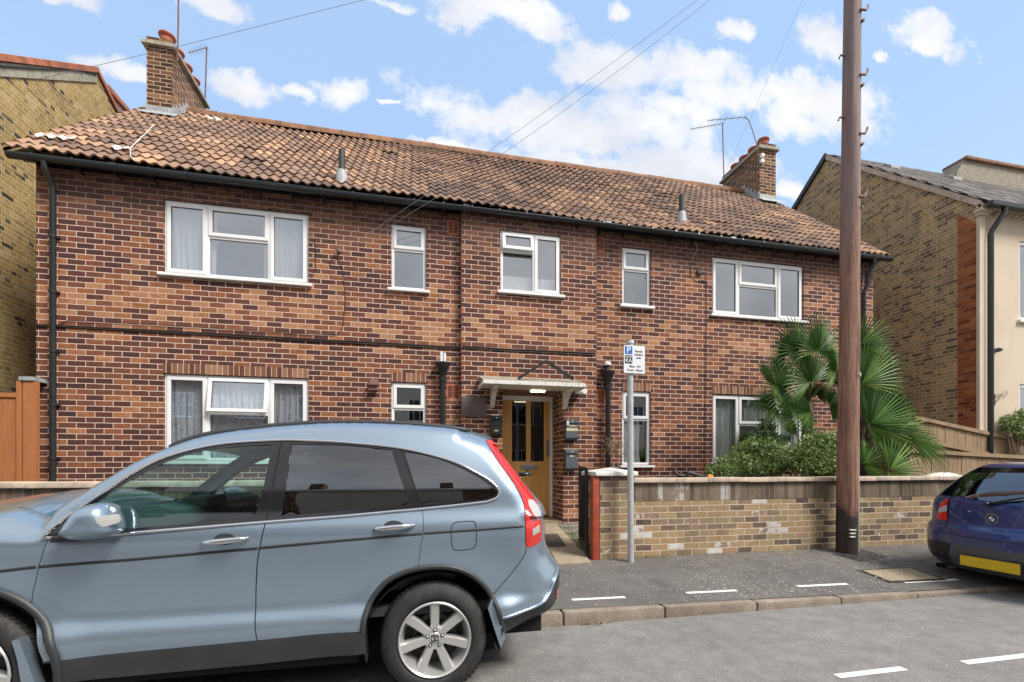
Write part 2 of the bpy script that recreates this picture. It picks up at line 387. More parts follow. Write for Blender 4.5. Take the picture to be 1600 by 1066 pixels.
class MB:
    def __init__(s): s.v = []; s.f = []; s.m = []; s.r = []; s.cm = 0; s.cr = 0.
    def face(s, pts):
        b = len(s.v); s.v += [tuple(p) for p in pts]; s.f.append(tuple(range(b, b+len(pts)))); s.m.append(s.cm); s.r.append(s.cr)
    def faces(s, verts, faces):
        b = len(s.v); s.v += [tuple(p) for p in verts]
        for f in faces: s.f.append(tuple(b+i for i in f)); s.m.append(s.cm); s.r.append(s.cr)
        return s
    def box(s, x0, x1, y0, y1, z0, z1, bev=0):
        if x0 > x1: x0, x1 = x1, x0
        if y0 > y1: y0, y1 = y1, y0
        if z0 > z1: z0, z1 = z1, z0
        if bev <= 0:
            v = [(x, y, z) for x in (x0, x1) for y in (y0, y1) for z in (z0, z1)]
            f = [(0, 1, 3, 2), (4, 6, 7, 5), (0, 4, 5, 1), (2, 3, 7, 6), (0, 2, 6, 4), (1, 5, 7, 3)]
            return s.faces(v, f)
        bm = bmesh.new(); bmesh.ops.create_cube(bm, size=1)
        for q in bm.verts: q.co = Vector(((x0+x1)/2+q.co.x*(x1-x0), (y0+y1)/2+q.co.y*(y1-y0), (z0+z1)/2+q.co.z*(z1-z0)))
        bmesh.ops.bevel(bm, geom=bm.edges[:], offset=min(bev, .45*min(x1-x0, y1-y0, z1-z0)), segments=2, affect='EDGES', profile=.6)
        bm.verts.index_update()
        s.faces([q.co.copy() for q in bm.verts], [tuple(q.index for q in f.verts) for f in bm.faces]); bm.free(); return s
    def tube(s, pts, r, n=10, cap=True):
        pts = [Vector(p) for p in pts]; rr = r if isinstance(r, (list, tuple)) else [r]*len(pts)
        base = len(s.v); up = Vector((0, 0, 1)); prev = None
        for i, p in enumerate(pts):
            d = (pts[min(i+1, len(pts)-1)]-pts[max(i-1, 0)]).normalized()
            a = up if abs(d.dot(up)) < .95 else Vector((0, 1, 0))
            if prev is not None: a = prev
            x = d.cross(a).normalized(); y = x.cross(d).normalized(); prev = y
            for k in range(n):
                t = 2*math.pi*k/n; s.v.append(tuple(p+(x*math.cos(t)+y*math.sin(t))*rr[i]))
        for i in range(len(pts)-1):
            for k in range(n):
                a, b = base+i*n+k, base+i*n+(k+1) % n
                s.f.append((a, b, b+n, a+n)); s.m.append(s.cm); s.r.append(s.cr)
        if cap:
            s.f.append(tuple(base+k for k in range(n))[::-1]); s.m.append(s.cm); s.r.append(s.cr)
            e = base+(len(pts)-1)*n
            s.f.append(tuple(e+k for k in range(n))); s.m.append(s.cm); s.r.append(s.cr)
        return s
    def lathe(s, c, prof, axis='z', n=24, sx=1):
        base = len(s.v)
        for (r, h) in prof:
            for k in range(n):
                t = 2*math.pi*k/n; a, b = r*math.cos(t), r*math.sin(t)
                if axis == 'z': s.v.append((c[0]+a, c[1]+b, c[2]+h))
                elif axis == 'y': s.v.append((c[0]+a*sx, c[1]+h, c[2]+b))
                else: s.v.append((c[0]+h, c[1]+a, c[2]+b))
        for i in range(len(prof)-1):
            for k in range(n):
                a, b = base+i*n+k, base+i*n+(k+1) % n
                s.f.append((a, b, b+n, a+n)); s.m.append(s.cm); s.r.append(s.cr)
        return s
    def prism(s, poly, y0, y1):            # polygon in x,z extruded along y
        n = len(poly); b = len(s.v)
        s.v += [(p[0], y0, p[1]) for p in poly]+[(p[0], y1, p[1]) for p in poly]
        for i in range(n):
            j = (i+1) % n; s.f.append((b+i, b+j, b+n+j, b+n+i)); s.m.append(s.cm); s.r.append(s.cr)
        s.f.append(tuple(range(b, b+n))[::-1]); s.m.append(s.cm); s.r.append(s.cr)
        s.f.append(tuple(range(b+n, b+2*n))); s.m.append(s.cm); s.r.append(s.cr)
        return s
    def prismx(s, poly, x0, x1):           # polygon in y,z extruded along x
        n = len(poly); b = len(s.v)
        s.v += [(x0, p[0], p[1]) for p in poly]+[(x1, p[0], p[1]) for p in poly]
        for i in range(n):
            j = (i+1) % n; s.f.append((b+i, b+j, b+n+j, b+n+i)); s.m.append(s.cm); s.r.append(s.cr)
        s.f.append(tuple(range(b, b+n))[::-1]); s.m.append(s.cm); s.r.append(s.cr)
        s.f.append(tuple(range(b+n, b+2*n))); s.m.append(s.cm); s.r.append(s.cr)
        return s
    def ring(s, x0, x1, z0, z1, w, y0, y1):   # picture frame facing y (butted bars)
        s.box(x0, x1, y0, y1, z0, z0+w, .004); s.box(x0, x1, y0, y1, z1-w, z1, .004)
        s.box(x0, x0+w, y0+.001, y1, z0+w, z1-w, .004); s.box(x1-w, x1, y0+.001, y1, z0+w, z1-w, .004); return s
    def build(s, name, mat, parent=None, smooth=False, auto=None, rnd=False, uvswap=False):
        return link(name, s.v, s.f, mat, parent, smooth, s.m, [(r, r, r) for r in s.r] if rnd else None, auto, uvswap)

def holed_wall(mb, x0, x1, z0, z1, y, holes, depth, sgn=1):
    """front face in plane y with rectangular holes and reveals of given depth"""
    xs = sorted({x0, x1, *[h[0] for h in holes], *[h[1] for h in holes]})
    zs = sorted({z0, z1, *[h[2] for h in holes], *[h[3] for h in holes]})
    for i in range(len(xs)-1):
        for j in range(len(zs)-1):
            cx, cz = (xs[i]+xs[i+1])/2, (zs[j]+zs[j+1])/2
            if any(h[0] < cx < h[1] and h[2] < cz < h[3] for h in holes): continue
            mb.face([(xs[i], y, zs[j]), (xs[i+1], y, zs[j]), (xs[i+1], y, zs[j+1]), (xs[i], y, zs[j+1])])
    for h in holes:
        a, b, c, d = h[:4]; e = y+(h[4] if len(h) > 4 else depth)
        mb.face([(a, y, c), (a, y, d), (a, e, d), (a, e, c)]); mb.face([(b, y, c), (b, e, c), (b, e, d), (b, y, d)])
        mb.face([(a, y, d), (b, y, d), (b, e, d), (a, e, d)]); mb.face([(a, y, c), (a, e, c), (b, e, c), (b, y, c)])

# ------------------------------------------------------------------ setting: ground
YK = 3.50                               # kerb front
def kz(x): return .108-.0165*max(0, min(4.6, x-1.1))
def pave_z(y): return .116+.04*(y-YK)/(5.2-YK)
m = MB(); m.face([(-300, -300, -.004), (300, -300, -.004), (300, 400, -.004), (-300, 400, -.004)])
tag(m.build('ground', 'soil'), kind='structure')
m = MB(); m.face([(-60, -4.5, 0), (60, -4.5, 0), (60, YK, 0), (-60, YK, 0)])
tag(m.build('road', 'asphalt'), kind='structure')
m = MB()
x = -40.
k0 = X_(918, YK)
while x < 40:
    x1 = x+.915
    j = rng.uniform(-.004, .004); jz = rng.uniform(-.003, .003)
    nb = len(m.v); m.box(x+.005, x1-.005, YK+j, YK+.098, -.05, .116+jz, .022)
    for q in range(nb, len(m.v)):
        v = m.v[q]
        if v[2] > .03: m.v[q] = (v[0], v[1], v[2]-.116+kz(v[0]))
    x = x1
m.box(-60, 60, YK+.03, YK+.096, -.05, .03)
o = m.build('kerb', 'kerb_stone', smooth=True, auto=35); tag(o, kind='structure')
m = MB(); n = 200
for i in range(n):
    a, b = -40+80*i/n, -40+80*(i+1)/n
    m.face([(a, YK+.10, kz(a)-.003), (b, YK+.10, kz(b)-.003), (b, 5.26, pave_z(5.26)), (a, 5.26, pave_z(5.26))])
tag(m.build('pavement', 'footway'), kind='structure')
m = MB(); m.box(-60, 60, -4.64, -4.5, -.05, .11, .01); m.box(-60, 60, -9, -4.64, -.05, .108)
tag(m.build('opposite_pavement', 'footway'), kind='structure')
# garden and path (rises from the pavement to the door step)
DOORX0, DOORX1, YD, YB, YF, YW = 1.42, 2.488, 8.08, 7.44, 7.55, 5.2
zs = .35
pe = [(X_(873, 5.1), 5.1), (X_(930, 5.15), 5.15)]
m = MB(); m.box(-5.9, .84, 5.45, 7.56, -.02, .255); m.box(2.95, 10.6, 5.45, 7.56, -.02, .255); m.box(.84, 2.95, 5.3, 8.1, -.02, .14); tag(m.build('garden_soil', 'soil'), kind='structure')
m = MB()
px0, px1 = 1.0, G(893, 862, .17).x
nn = 10
for i in range(nn):
    y0, y1 = 5.0+(8.1-5.0)*i/nn, 5.0+(8.1-5.0)*(i+1)/nn
    za = .165+(zs-.165)*i/nn; zb = .165+(zs-.165)*(i+1)/nn
    xa = 2.02+(2.46-2.02)*i/nn; xb = 2.02+(2.46-2.02)*(i+1)/nn
    m.face([(.85, y0, za), (xa, y0, za), (xb, y1, zb), (.85, y1, zb)])
    m.face([(xa, y0, za), (xa, y0, 0), (xb, y1, 0), (xb, y1, zb)])
m.face([(.85, 5.0, 0), (2.02, 5.0, 0), (2.02, 5.0, .165), (.85, 5.0, .165)])
tag(m.build('path', 'path_concrete'), kind='structure')
m = MB()
for i in range(5):
    y0 = 5.35+i*.42
    m.box(2.10+.055*i, 2.72+.03*i, y0, y0+.40, .1, .185+.032*i+rng.uniform(-.01, .01), .012)
tag(m.build('paving_slabs', 'slab', smooth=True, auto=30), kind='structure')

# road markings
def dash(px_a, ya, px_b, yb, z, w, label):
    A, B = G(px_a, ya, z), G(px_b, yb, z)
    yy = (A.y+B.y)/2
    m = MB(); n = 14
    for i in range(n):
        xa, xb = A.x+(B.x-A.x)*i/n, A.x+(B.x-A.x)*(i+1)/n
        ja = [rng.uniform(-.004, .004) for _ in range(2)]
        zz = (lambda y: z+.003)
        m.face([(xa, yy-w/2, pz(yy-w/2, xa)+.003 if z > .05 else .003), (xb, yy-w/2, pz(yy-w/2, xb)+.003 if z > .05 else .003),
                (xb, yy+w/2, pz(yy+w/2, xb)+.003 if z > .05 else .003), (xa, yy+w/2, pz(yy+w/2, xa)+.003 if z > .05 else .003)])
    o = m.build('road_marking', 'line_paint'); tag(o, label, 'road marking', 'white dashes marking the parking bay')
def pz(y, x): return kz(x)-.003+(pave_z(5.26)-kz(x)+.003)*(y-YK-.10)/(5.26-YK-.10)
dash(893, 934, 978, 930, .125, .05, 'white painted dash on the pavement just right of the silver blue car, in front of the permit sign')
dash(1070, 923, 1154, 920, .11, .05, 'second white pavement dash, between the permit sign and the telegraph pole')
dash(1244, 914, 1326, 910, .09, .05, 'white pavement dash in front of the telegraph pole')
dash(1408, 906, 1500, 902, .08, .05, 'white pavement dash partly under the dark blue car, below the manhole cover')
dash(1303, 1055, 1418, 1047, 0, .055, 'white dash on the road nearest the camera, left of two')
dash(1500, 1034, 1625, 1025, 0, .055, 'white dash on the road cut by the right edge of the photo')

# ------------------------------------------------------------------ main house
HX0, HX1 = -5.21, 9.24
ZT = 5.50                                 # top of the facade wall (hidden behind gutter)
E = EYE
house = empty('brick_house', (0, YF, 0), 'long two storey house of dark red brick with a tan tiled roof and white windows', 'house')
BX0, BX1 = X_(721, YB), X_(932, YB)
def xr(a, b, Y): return (X_(a, Y), X_(b, Y))
wins = []    # (x0,x1,z0,z1,Y,kind,name label)
UT, UB, LT, LB = E+3.93, E+2.83, E+1.355, E+.06
wL = xr(255, 482, YF); wR = xr(1113, 1256, YF); nL = xr(611, 666, YF); nR = xr(972, 1017, YF); cC = xr(782, 877, YB)
holesF = [(*wL, UB, UT), (*wL, LB, LT), (*wR, UB+.03, UT+.03), (*wR, LB, LT), (*nL, E+2.87, UT), (*nL, E, LT), (*nR, E+2.9, UT+.03), (*nR, E, LT-.01)]
holesB = [(*cC, E+2.93, E+3.97), (DOORX0, DOORX1, .2, E+1.27, YD-YB+.03)]
m = MB()
holed_wall(m, HX0, BX0, .0, ZT, YF, [h for h in holesF if h[1] < BX0], .13)
holed_wall(m, BX1, HX1, .0, ZT, YF, [h for h in holesF if h[0] > BX1], .13)
holed_wall(m, BX0, BX1, .0, ZT, YB, holesB, .13)
for bx in (BX0, BX1): m.face([(bx, YB, 0), (bx, YF, 0), (bx, YF, ZT), (bx, YB, ZT)])
YR, YBK = 10.8, 14.0; ZR = E+7.50; ZE = E+4.22
# gable ends and back
for hx in (HX0, HX1):
    m.face([(hx, YF, 0), (hx, YBK, 0), (hx, YBK, ZE+.2), (hx, YR, ZR-.12), (hx, YF, ZE+.2)])
m.face([(HX0, YBK, 0), (HX1, YBK, 0), (HX1, YBK, ZE+.2), (HX0, YBK, ZE+.2)])
wall = m.build('wall', 'house_brick', house)
# plain rooms behind the windows
m = MB()
m.box(HX0+.15, BX0, YF+.14, YF+3, .3, E+1.9); m.box(HX0+.15, BX0, YF+.14, YF+3, E+2.1, E+4.4)
m.box(BX1, HX1-.15, YF+.14, YF+3, .3, E+1.9); m.box(BX1, HX1-.15, YF+.14, YF+3, E+2.1, E+4.4)
def open_front(mb, y):   # drop faces lying in plane y
    keep = [i for i, f in enumerate(mb.f) if not all(abs(mb.v[q][1]-y) < 1e-5 for q in f)]
    mb.f = [mb.f[i] for i in keep]; mb.m = [mb.m[i] for i in keep]; mb.r = [mb.r[i] for i in keep]
open_front(m, YF+.14)
m.box(DOORX0-.3, DOORX1+.5, YD+.1, YD+2.5, .3, E+1.9); open_front(m, YD+.1)
m.box(BX0+.05, BX1-.05, YB+.15, YB+2.5, E+2.1, E+4.4); open_front(m, YB+.15)
m.build('room_lining', 'room', house)

def window(x0, x1, z0, z1, Y, lights, curtain=None, sill=True, label=None):
    """lights: (fx0,fx1,fz0,fz1,opening) fractions; opening 0 fixed, 1 closed sash, 2 sash tilted open"""
    fy = Y+.035; W = .045
    w = MB(); w.ring(x0+.004, x1-.004, z0+.004, z1-.004, W, fy, fy+.07)
    xs = sorted({l[0] for l in lights if l[0] > 0}); 
    done = set()
    for l in lights:
        a, b, c, d, _ = l
        X0, X1, Z0, Z1 = x0+(x1-x0)*a, x0+(x1-x0)*b, z0+(z1-z0)*c, z0+(z1-z0)*d
        if a > 0 and ('x', round(a, 3), c) not in done:
            w.box(X0-.022, X0+.022, fy+.002, fy+.068, max(Z0, z0+W), min(Z1, z1-W), .003); done.add(('x', round(a, 3), c))
        if c > 0: w.box(max(X0+.022 if a > 0 else X0+W, x0+W), min(X1-.022 if b < 1 else X1-W, x1-W), fy+.004, fy+.066, Z0-.022, Z0+.022, .003)
    win = w.build('window', 'upvc', house, auto=30)
    if label: win['label'] = label
    for l in lights:
        a, b, c, d, op = l
        X0, X1, Z0, Z1 = x0+(x1-x0)*a, x0+(x1-x0)*b, z0+(z1-z0)*c, z0+(z1-z0)*d
        X0 += W*.8 if a == 0 else .014; X1 -= W*.8 if b == 1 else .014; Z0 += W*.8 if c == 0 else .014; Z1 -= W*.8 if d == 1 else .014
        sw = .052 if op else .02
        if op:
            s = MB(); yy = fy-.014
            s.ring(X0, X1, Z0, Z1, sw, yy, yy+.05)
            s.box(X0-.005, X1+.005, yy+.045, yy+.049, Z0-.005, Z0+.001); s.box(X0-.005, X0+.001, yy+.045, yy+.049, Z0, Z1)
            s.cm = 1; s.box(X0+sw-.002, X1-sw+.002, yy+.012, yy+.02, Z0+sw-.004, Z0+sw+.006); s.box(X0+sw-.002, X1-sw+.002, yy+.012, yy+.02, Z1-sw-.006, Z1-sw+.003)
            s.box(X0+sw-.003, X0+sw+.006, yy+.012, yy+.02, Z0+sw, Z1-sw); s.box(X1-sw-.006, X1-sw+.003, yy+.012, yy+.02, Z0+sw, Z1-sw)
            p = MB(); p.box(X0+sw-.004, X1-sw+.004, yy+.022, yy+.028, Z0+sw-.004, Z1-sw+.004)
            if op == 2:      # top hung, swung outwards at the bottom
                ang = R(9)
                for q in (s, p):
                    q.v = [(v[0], yy+(v[1]-yy)*math.cos(ang)-(Z1-v[2])*math.sin(ang), Z1-(Z1-v[2])*math.cos(ang)-(v[1]-yy)*math.sin(ang)) for v in q.v]
            s.build('sash', ['upvc', 'upvc_seam'], win); p.build('pane', 'window_glass', win)
        else:
            s = MB(); s.cm = 0
            s.box(X0-.012, X1+.012, fy+.018, fy+.024, Z0-.012, Z0+.008); s.box(X0-.012, X1+.012, fy+.018, fy+.024, Z1-.008, Z1+.012)
            s.box(X0-.012, X0+.008, fy+.018, fy+.024, Z0, Z1); s.box(X1-.008, X1+.012, fy+.018, fy+.024, Z0, Z1)
            s.build('gasket', 'upvc_seam', win)
            p = MB(); p.box(X0, X1, fy+.028, fy+.034, Z0, Z1); p.build('pane', 'window_glass', win)
    if sill:
        s = MB(); s.box(x0-.055, x1+.055, Y-.06, fy+.01, z0-.045, z0-.002, .008); s.build('sill', 'upvc', win)
    for cu in (curtain or []):
        fa, fb, mat, amp, fz0, fz1 = cu
        c = MB(); n = int(abs(x1-x0)*(fb-fa)/.012)+2; yy = fy+.085
        xa, xb = x0+(x1-x0)*fa, x0+(x1-x0)*fb; ph = rng.uniform(0, 6)
        pts = []
        for i in range(n+1):
            f = i/n; xx = xa+(xb-xa)*f
            off = amp*(math.sin(xx*75+ph)+.5*math.sin(xx*41+2*ph)+.4*math.sin(xx*133))
            pts.append((xx, yy+off))
        K = 6
        for j in range(K):
            for i in range(n):
                def q(i, j):
                    zz = z0+(z1-z0)*(fz0+(fz1-fz0)*j/K); s_ = 1+.25*math.sin(j*1.1+ph)
                    return (pts[i][0]+.01*math.sin(j*.9+i*.07), yy+(pts[i][1]-yy)*s_, zz)
                c.face([q(i, j), q(i+1, j), q(i+1, j+1), q(i, j+1)])
        c.build('curtain', mat, win, smooth=True)
    return win
fL1 = (X_(323, YF)-wL[0])/(wL[1]-wL[0]); fL2 = (X_(420, YF)-wL[0])/(wL[1]-wL[0])
big = lambda top: [(0, fL1, 0, 1, 1), (fL1, fL2, 0, .56, 0), (fL1, fL2, .56, 1, top), (fL2, 1, 0, 1, 1)]
narrow = [(0, 1, 0, .62, 0), (0, 1, .62, 1, 1)]
window(*wL, UB, UT, YF, big(1), [(0.02, .33, 'curtain_grey', .012, 0, 1), (.66, 1, 'curtain_grey', .003, 0, 1)], label='wide upper left window with grey curtain and pale blind')
window(*wL, LB, LT, YF, big(2), [(0, 1, 'lace', .014, 0, 1)], label='wide lower left window with lace curtains and tilted fanlight')
window(*wR, UB+.03, UT+.03, YF, big(1), None, label='wide upper right window reflecting a chimney and sky')
window(*wR, LB, LT, YF, big(1), [(0, .34, 'curtain_white', .02, 0, 1), (.34, .66, 'curtain_grey', .012, 0, 1), (.66, .95, 'curtain_white', .02, 0, 1)], label='wide lower right window with white drapes behind the palm')
window(*nL, E+2.87, UT, YF, narrow, None, label='narrow upper window left of the brick bay')
window(*nL, E, LT, YF, [(0, 1, 0, .68, 0), (0, 1, .68, 1, 1)], None, label='narrow lower window left of the brick bay')
window(*nR, E+2.9, UT+.03, YF, narrow, None, label='narrow upper window right of the brick bay')
window(*nR, E, LT-.01, YF, [(0, 1, 0, .62, 0), (0, 1, .62, 1, 1)], [(.1, .72, 'curtain_white', .02, 0, .62)], label='narrow lower window with a gathered white curtain behind the sign post')
fc = (X_(835, YB)-cC[0])/(cC[1]-cC[0])
window(*cC, E+2.93, E+3.97, YB, [(0, fc, 0, .62, 0), (0, fc, .68, 1, 2), (fc, 1, 0, 1, 1)], [(0, 1, 'curtain_grey', .004, 0, .3)], label='bay window above the door with its small fanlight tilted open')
# soldier lintels
def lintel(xx, z, Y, h=.155):
    m = MB(); m.box(xx[0]-.0, xx[1]+.0, Y-.004, Y+.02, z+.004, z+h); m.build('lintel', 'soldier_brick', house, uvswap=True)
lintel(wL, LT, YF); lintel(wR, LT, YF); lintel(nL, LT, YF); lintel(nR, LT-.01, YF)
# entrance side piers of paler weathered brick
# roof ------------------------------------------------------------
def roof_tiles():
    m = MB(); x0, x1 = HX0-.22, HX1+.14
    ya, za, yb, zb = YF-.22, ZE+.045, YR, ZR
    L = math.hypot(yb-ya, zb-za); rows = 17; g = L/rows
    dy, dz = (yb-ya)/L, (zb-za)/L; ny, nz = -dz, dy
    tw = .30; nt = int((x1-x0)/tw)+1; tw = (x1-x0)/nt; ns = 12
    r2 = random.Random(3)
    def h(t):     # two rolls per tile
        f = (t*2) % 1
        return .027*(math.sin(math.pi*f/.62) if f < .62 else -.32*math.sin(math.pi*(f-.62)/.38))
    for r in range(rows):
        wob = [(r2.uniform(-1, 1)) for _ in range(nt+1)]
        for c in range(nt):
            jl = r2.uniform(-.014, .014); jh = r2.uniform(0, .010); jt = r2.uniform(-.006, .006)
            if r2.random() < .03: jl += r2.uniform(-.03, .02); jh += .012
            rv = min(1, max(0, r2.gauss(.50, .20))); g2 = r2.random()
            if (r, c) in ((3, 1), (1, 5), (14, 4)) : rv = 1.9
            s0, s1 = r*g+jl-.03, (r+1)*g+.05
            top, bot, lip = [], [], []
            sag = .02*math.sin(c*.35+1)+.015*math.sin(c*.13+r*.2)
            for i in range(ns+1):
                t = i/ns; xx = x0+(c+t)*tw+jt
                def pt(s, off): return (xx, ya+dy*s+ny*off, za+dz*s+nz*off)
                hh = h(t)+sag-.02
                bot.append(pt(s0, .036+jh+hh)); top.append(pt(s1, .012+hh)); lip.append(pt(s0+.004, .014+jh+hh))
            b = len(m.v); m.v += bot+top+lip
            n1 = ns+1
            for i in range(ns):
                m.f.append((b+i, b+i+1, b+n1+i+1, b+n1+i)); m.m.append(0); m.r.append(rv)
                m.f.append((b+2*n1+i, b+2*n1+i+1, b+i+1, b+i)); m.m.append(0); m.r.append(rv)
    o = m.build('roof', 'roof_tile', house, smooth=True, rnd=True, auto=50)
    # decking, soffit and back slope
    k = MB(); k.cm = 0
    k.face([(x0, ya+.05, za-.03), (x1, ya+.05, za-.05), (x1, yb, zb-.10), (x0, yb, zb-.10)])
    k.face([(x0+.02, ya+.02, za-.03), (x1-.02, ya+.02, za-.03), (x1-.02, YF+.1, za+.02), (x0+.02, YF+.1, za+.02)])
    k.face([(x0, yb, zb), (x1, yb, zb), (x1, 2*yb-ya, za), (x0, 2*yb-ya, za)])
    k.face([(x0, ya, za-.05), (x0, ya, za), (x0, yb, zb), (x0, 2*yb-ya, za), (x0, 2*yb-ya, za-.08), (x0, yb, zb-.14)])
    k.face([(x1, ya, za-.05), (x1, ya, za), (x1, yb, zb), (x1, 2*yb-ya, za), (x1, 2*yb-ya, za-.08), (x1, yb, zb-.14)])
    k.build('roof_deck', 'black_plastic', o)
    # ridge tiles
    q = MB(); x = x0
    while x < x1-.1:
        l = .42
        pr = [(.13, -.115), (.125, -.05), (.09, .02), (.04, .055), (0, .062), (-.04, .055), (-.09, .02), (-.125, -.05), (-.13, -.115)]
        j = rng.uniform(-.008, .008); a, b = x, min(x+l-.008, x1)
        base = len(q.v)
        for xx in (a, b):
            for (p1, p2) in pr: q.v.append((xx, yb+p1, zb+.035+p2+j))
        for i in range(len(pr)-1):
            q.f.append((base+i, base+i+1, base+9+i+1, base+9+i)); q.m.append(0); q.r.append(0)
        for xx, s in ((a, 0), (b, 9)): q.f.append(tuple(base+s+i for i in range(9))); q.m.append(0); q.r.append(0)
        x += l
    q.build('ridge', 'ridge_clay', o, smooth=True, auto=40)
    return o
roof = roof_tiles()
# white patched tiles on the roof
def roofpt(px, py, off=.06):
    # intersect the pixel ray with the roof plane
    ya, za, yb, zb = YF-.22, ZE+.045, YR, ZR
    u = (px-CX)/F; v = (HZ-py)/F; dyy = CT-u*ST; dxx = ST+u*CT
    k = (zb-za)/(yb-ya); t = (za-k*ya-EYE)/(v-k*dyy)
    L = math.hypot(1, k)
    return Vector((t*dxx, t*dyy-k/L*off, EYE+t*v+off/L))
for a, b, w in ((92, 224, .30), (188, 241, .16), (334, 192, .22)):
    c = roofpt(a, b, .075); kk = (ZR-ZE-.045)/(YR-YF+.22)
    m = MB(); n = 10; pts = []
    for j in range(5):
        for i in range(n+1):
            xx = c.x+(i/n-.5)*w*1.5; s = (j/4-.5)*.16*(1+.3*math.sin(i*1.7))
            pts.append((xx, c.y+s*.72, c.z+s*.72*kk+.02*math.sin((xx)*42)+.01))
    m.faces(pts, [(j*(n+1)+i, j*(n+1)+i+1, (j+1)*(n+1)+i+1, (j+1)*(n+1)+i) for j in range(4) for i in range(n)])
    m.build('mortar_patch', 'white_stone', roof, smooth=True)
# vent pipes
for a, b in ((534, 284), (1065, 346)):
    c = roofpt(a, b, 0)
    m = MB(); m.lathe((c.x, c.y, c.z-.1), [(.10, .02), (.085, .2), (.07, .27), (.0, .27)], n=16)
    o = m.build('vent_collar', 'lead', roof, smooth=True, auto=40)
    m = MB(); m.lathe((c.x, c.y, c.z-.1), [(.052, .2), (.052, .60), (.04, .60), (.04, .4), (0, .4)], n=16)
    m.build('vent_pipe', 'alloy_dark', roof, smooth=True, auto=40)
# gutter, brackets, downpipes ---------------------------------------
YG = YF-.20; ZG = ZE-.02
m = MB(); gx0, gx1 = X_(12, YG), X_(1393, YG); r = .056; n = 10; N_ = 40
def gsag(x): return -.008*math.sin((x-gx0)/(gx1-gx0)*9)+ZG
rows = []
for i in range(N_+1):
    x = gx0+(gx1-gx0)*i/N_
    rows.append([(x, YG+r*math.cos(math.pi+math.pi*k/n), gsag(x)+r*math.sin(math.pi+math.pi*k/n)) for k in range(n+1)])
for i in range(N_):
    for k in range(n): m.face([rows[i][k], rows[i+1][k], rows[i+1][k+1], rows[i][k+1]])
m.face(rows[0]); m.face(rows[-1])
m.box(gx0, gx1, YG-r-.004, YG-r+.004, ZG-.006, ZG+.012)
for i in range(6):
    x = gx0+(gx1-gx0)*(i+.5)/6
    m.tube([(x-.05, YG, gsag(x)), (x+.05, YG, gsag(x))], r+.008, 16)
gut = m.build('gutter', 'black_plastic', house, smooth=True, auto=35)
m = MB()
x = gx0+.3
while x < gx1:
    m.tube([(x-.012, YG, gsag(x)), (x+.012, YG, gsag(x))], r+.006, 14)
    m.box(x-.012, x+.012, YG+.04, YF, ZG-.075, ZG-.045)
    m.build('bracket', 'black_plastic', gut); m = MB()
    x += .46
def pipe(pts, r, name='downpipe', mat='black_plastic', clips=()):
    m = MB(); m.tube(pts, r, 14)
    for (c, z) in clips: m.tube([(c[0], c[1], z-.02), (c[0], c[1], z+.02)], r+.012, 14); m.box(c[0]-.06, c[0]+.06, c[1]+.02, c[1]+.06, z-.012, z+.012)
    return m.build(name, mat, house, smooth=True, auto=50)
xd = X_(82, YF-.06)
pipe([(xd, YG, ZG-.03), (xd, YG, ZG-.12), (xd+.0, YG+.06, ZG-.2), (xd, YF-.07, ZG-.28), (xd, YF-.055, ZG-.32), (xd, YF-.055, .2)], .036,
     clips=[((xd, YF-.055), z) for z in (E+3.2, E+2.43, E+1.6, E+.85, E+.1)])
xd2 = X_(1350, YF-.06); xg = X_(1366, YG)
pipe([(xg, YG, ZG-.03), (xg, YG, ZG-.15), (xg-.03, YG+.1, ZG-.28), (xd2+.03, YF-.1, ZG-.55), (xd2, YF-.055, ZG-.68), (xd2, YF-.055, .2)], .038,
     clips=[((xd2, YF-.055), z) for z in (E+2.6, E+1.8, E+.9)])
# soil pipes with hopper heads
for pxx, ztop, lab in ((692, 588, 'l'), (950, 600, 'r')):
    xx = X_(pxx, YF-.09); zt = Z_(pxx, ztop, YF-.09)
    m = MB(); yc = YF-.09
    m.tube([(xx, yc, .2), (xx, yc, zt)], .045, 16)
    for z in (zt-.06, zt-1.0): m.tube([(xx, yc, z-.035), (xx, yc, z+.035)], .06, 16)
    m.lathe((xx, yc, zt), [(.05, 0), (.055, .03), (.085, .13), (.12, .19), (.12, .22), (.10, .22), (.06, .1), (0, .1)], n=14)
    pp = m.build('soil_pipe', 'black_iron', house, smooth=True, auto=40)
    m = MB()
    if lab == 'l':
        m.tube([(xx-.028, yc, zt+.1), (xx-.028, yc, zt+.40)], .024, 10); m.tube([(xx+.028, yc-.01, zt+.1), (xx+.028, yc-.01, zt+.38)], .022, 10)
        m.build('waste_pipe', 'upvc', pp, smooth=True, auto=40)
    else:
        m.tube([(xx-.01, yc, zt+.1), (xx-.015, yc, zt+.30), (xx-.02, yc+.08, zt+.36)], .042, 10)
        m.build('waste_pipe', 'black_iron', pp, smooth=True, auto=40)
        m = MB(); m.lathe((xx-.015, yc-.01, zt+.33), [(0, .07), (.05, .055), (.066, .02), (.06, -.01)], n=12); m.build('bird_dropping_cap', 'white_stone', pp, smooth=True)
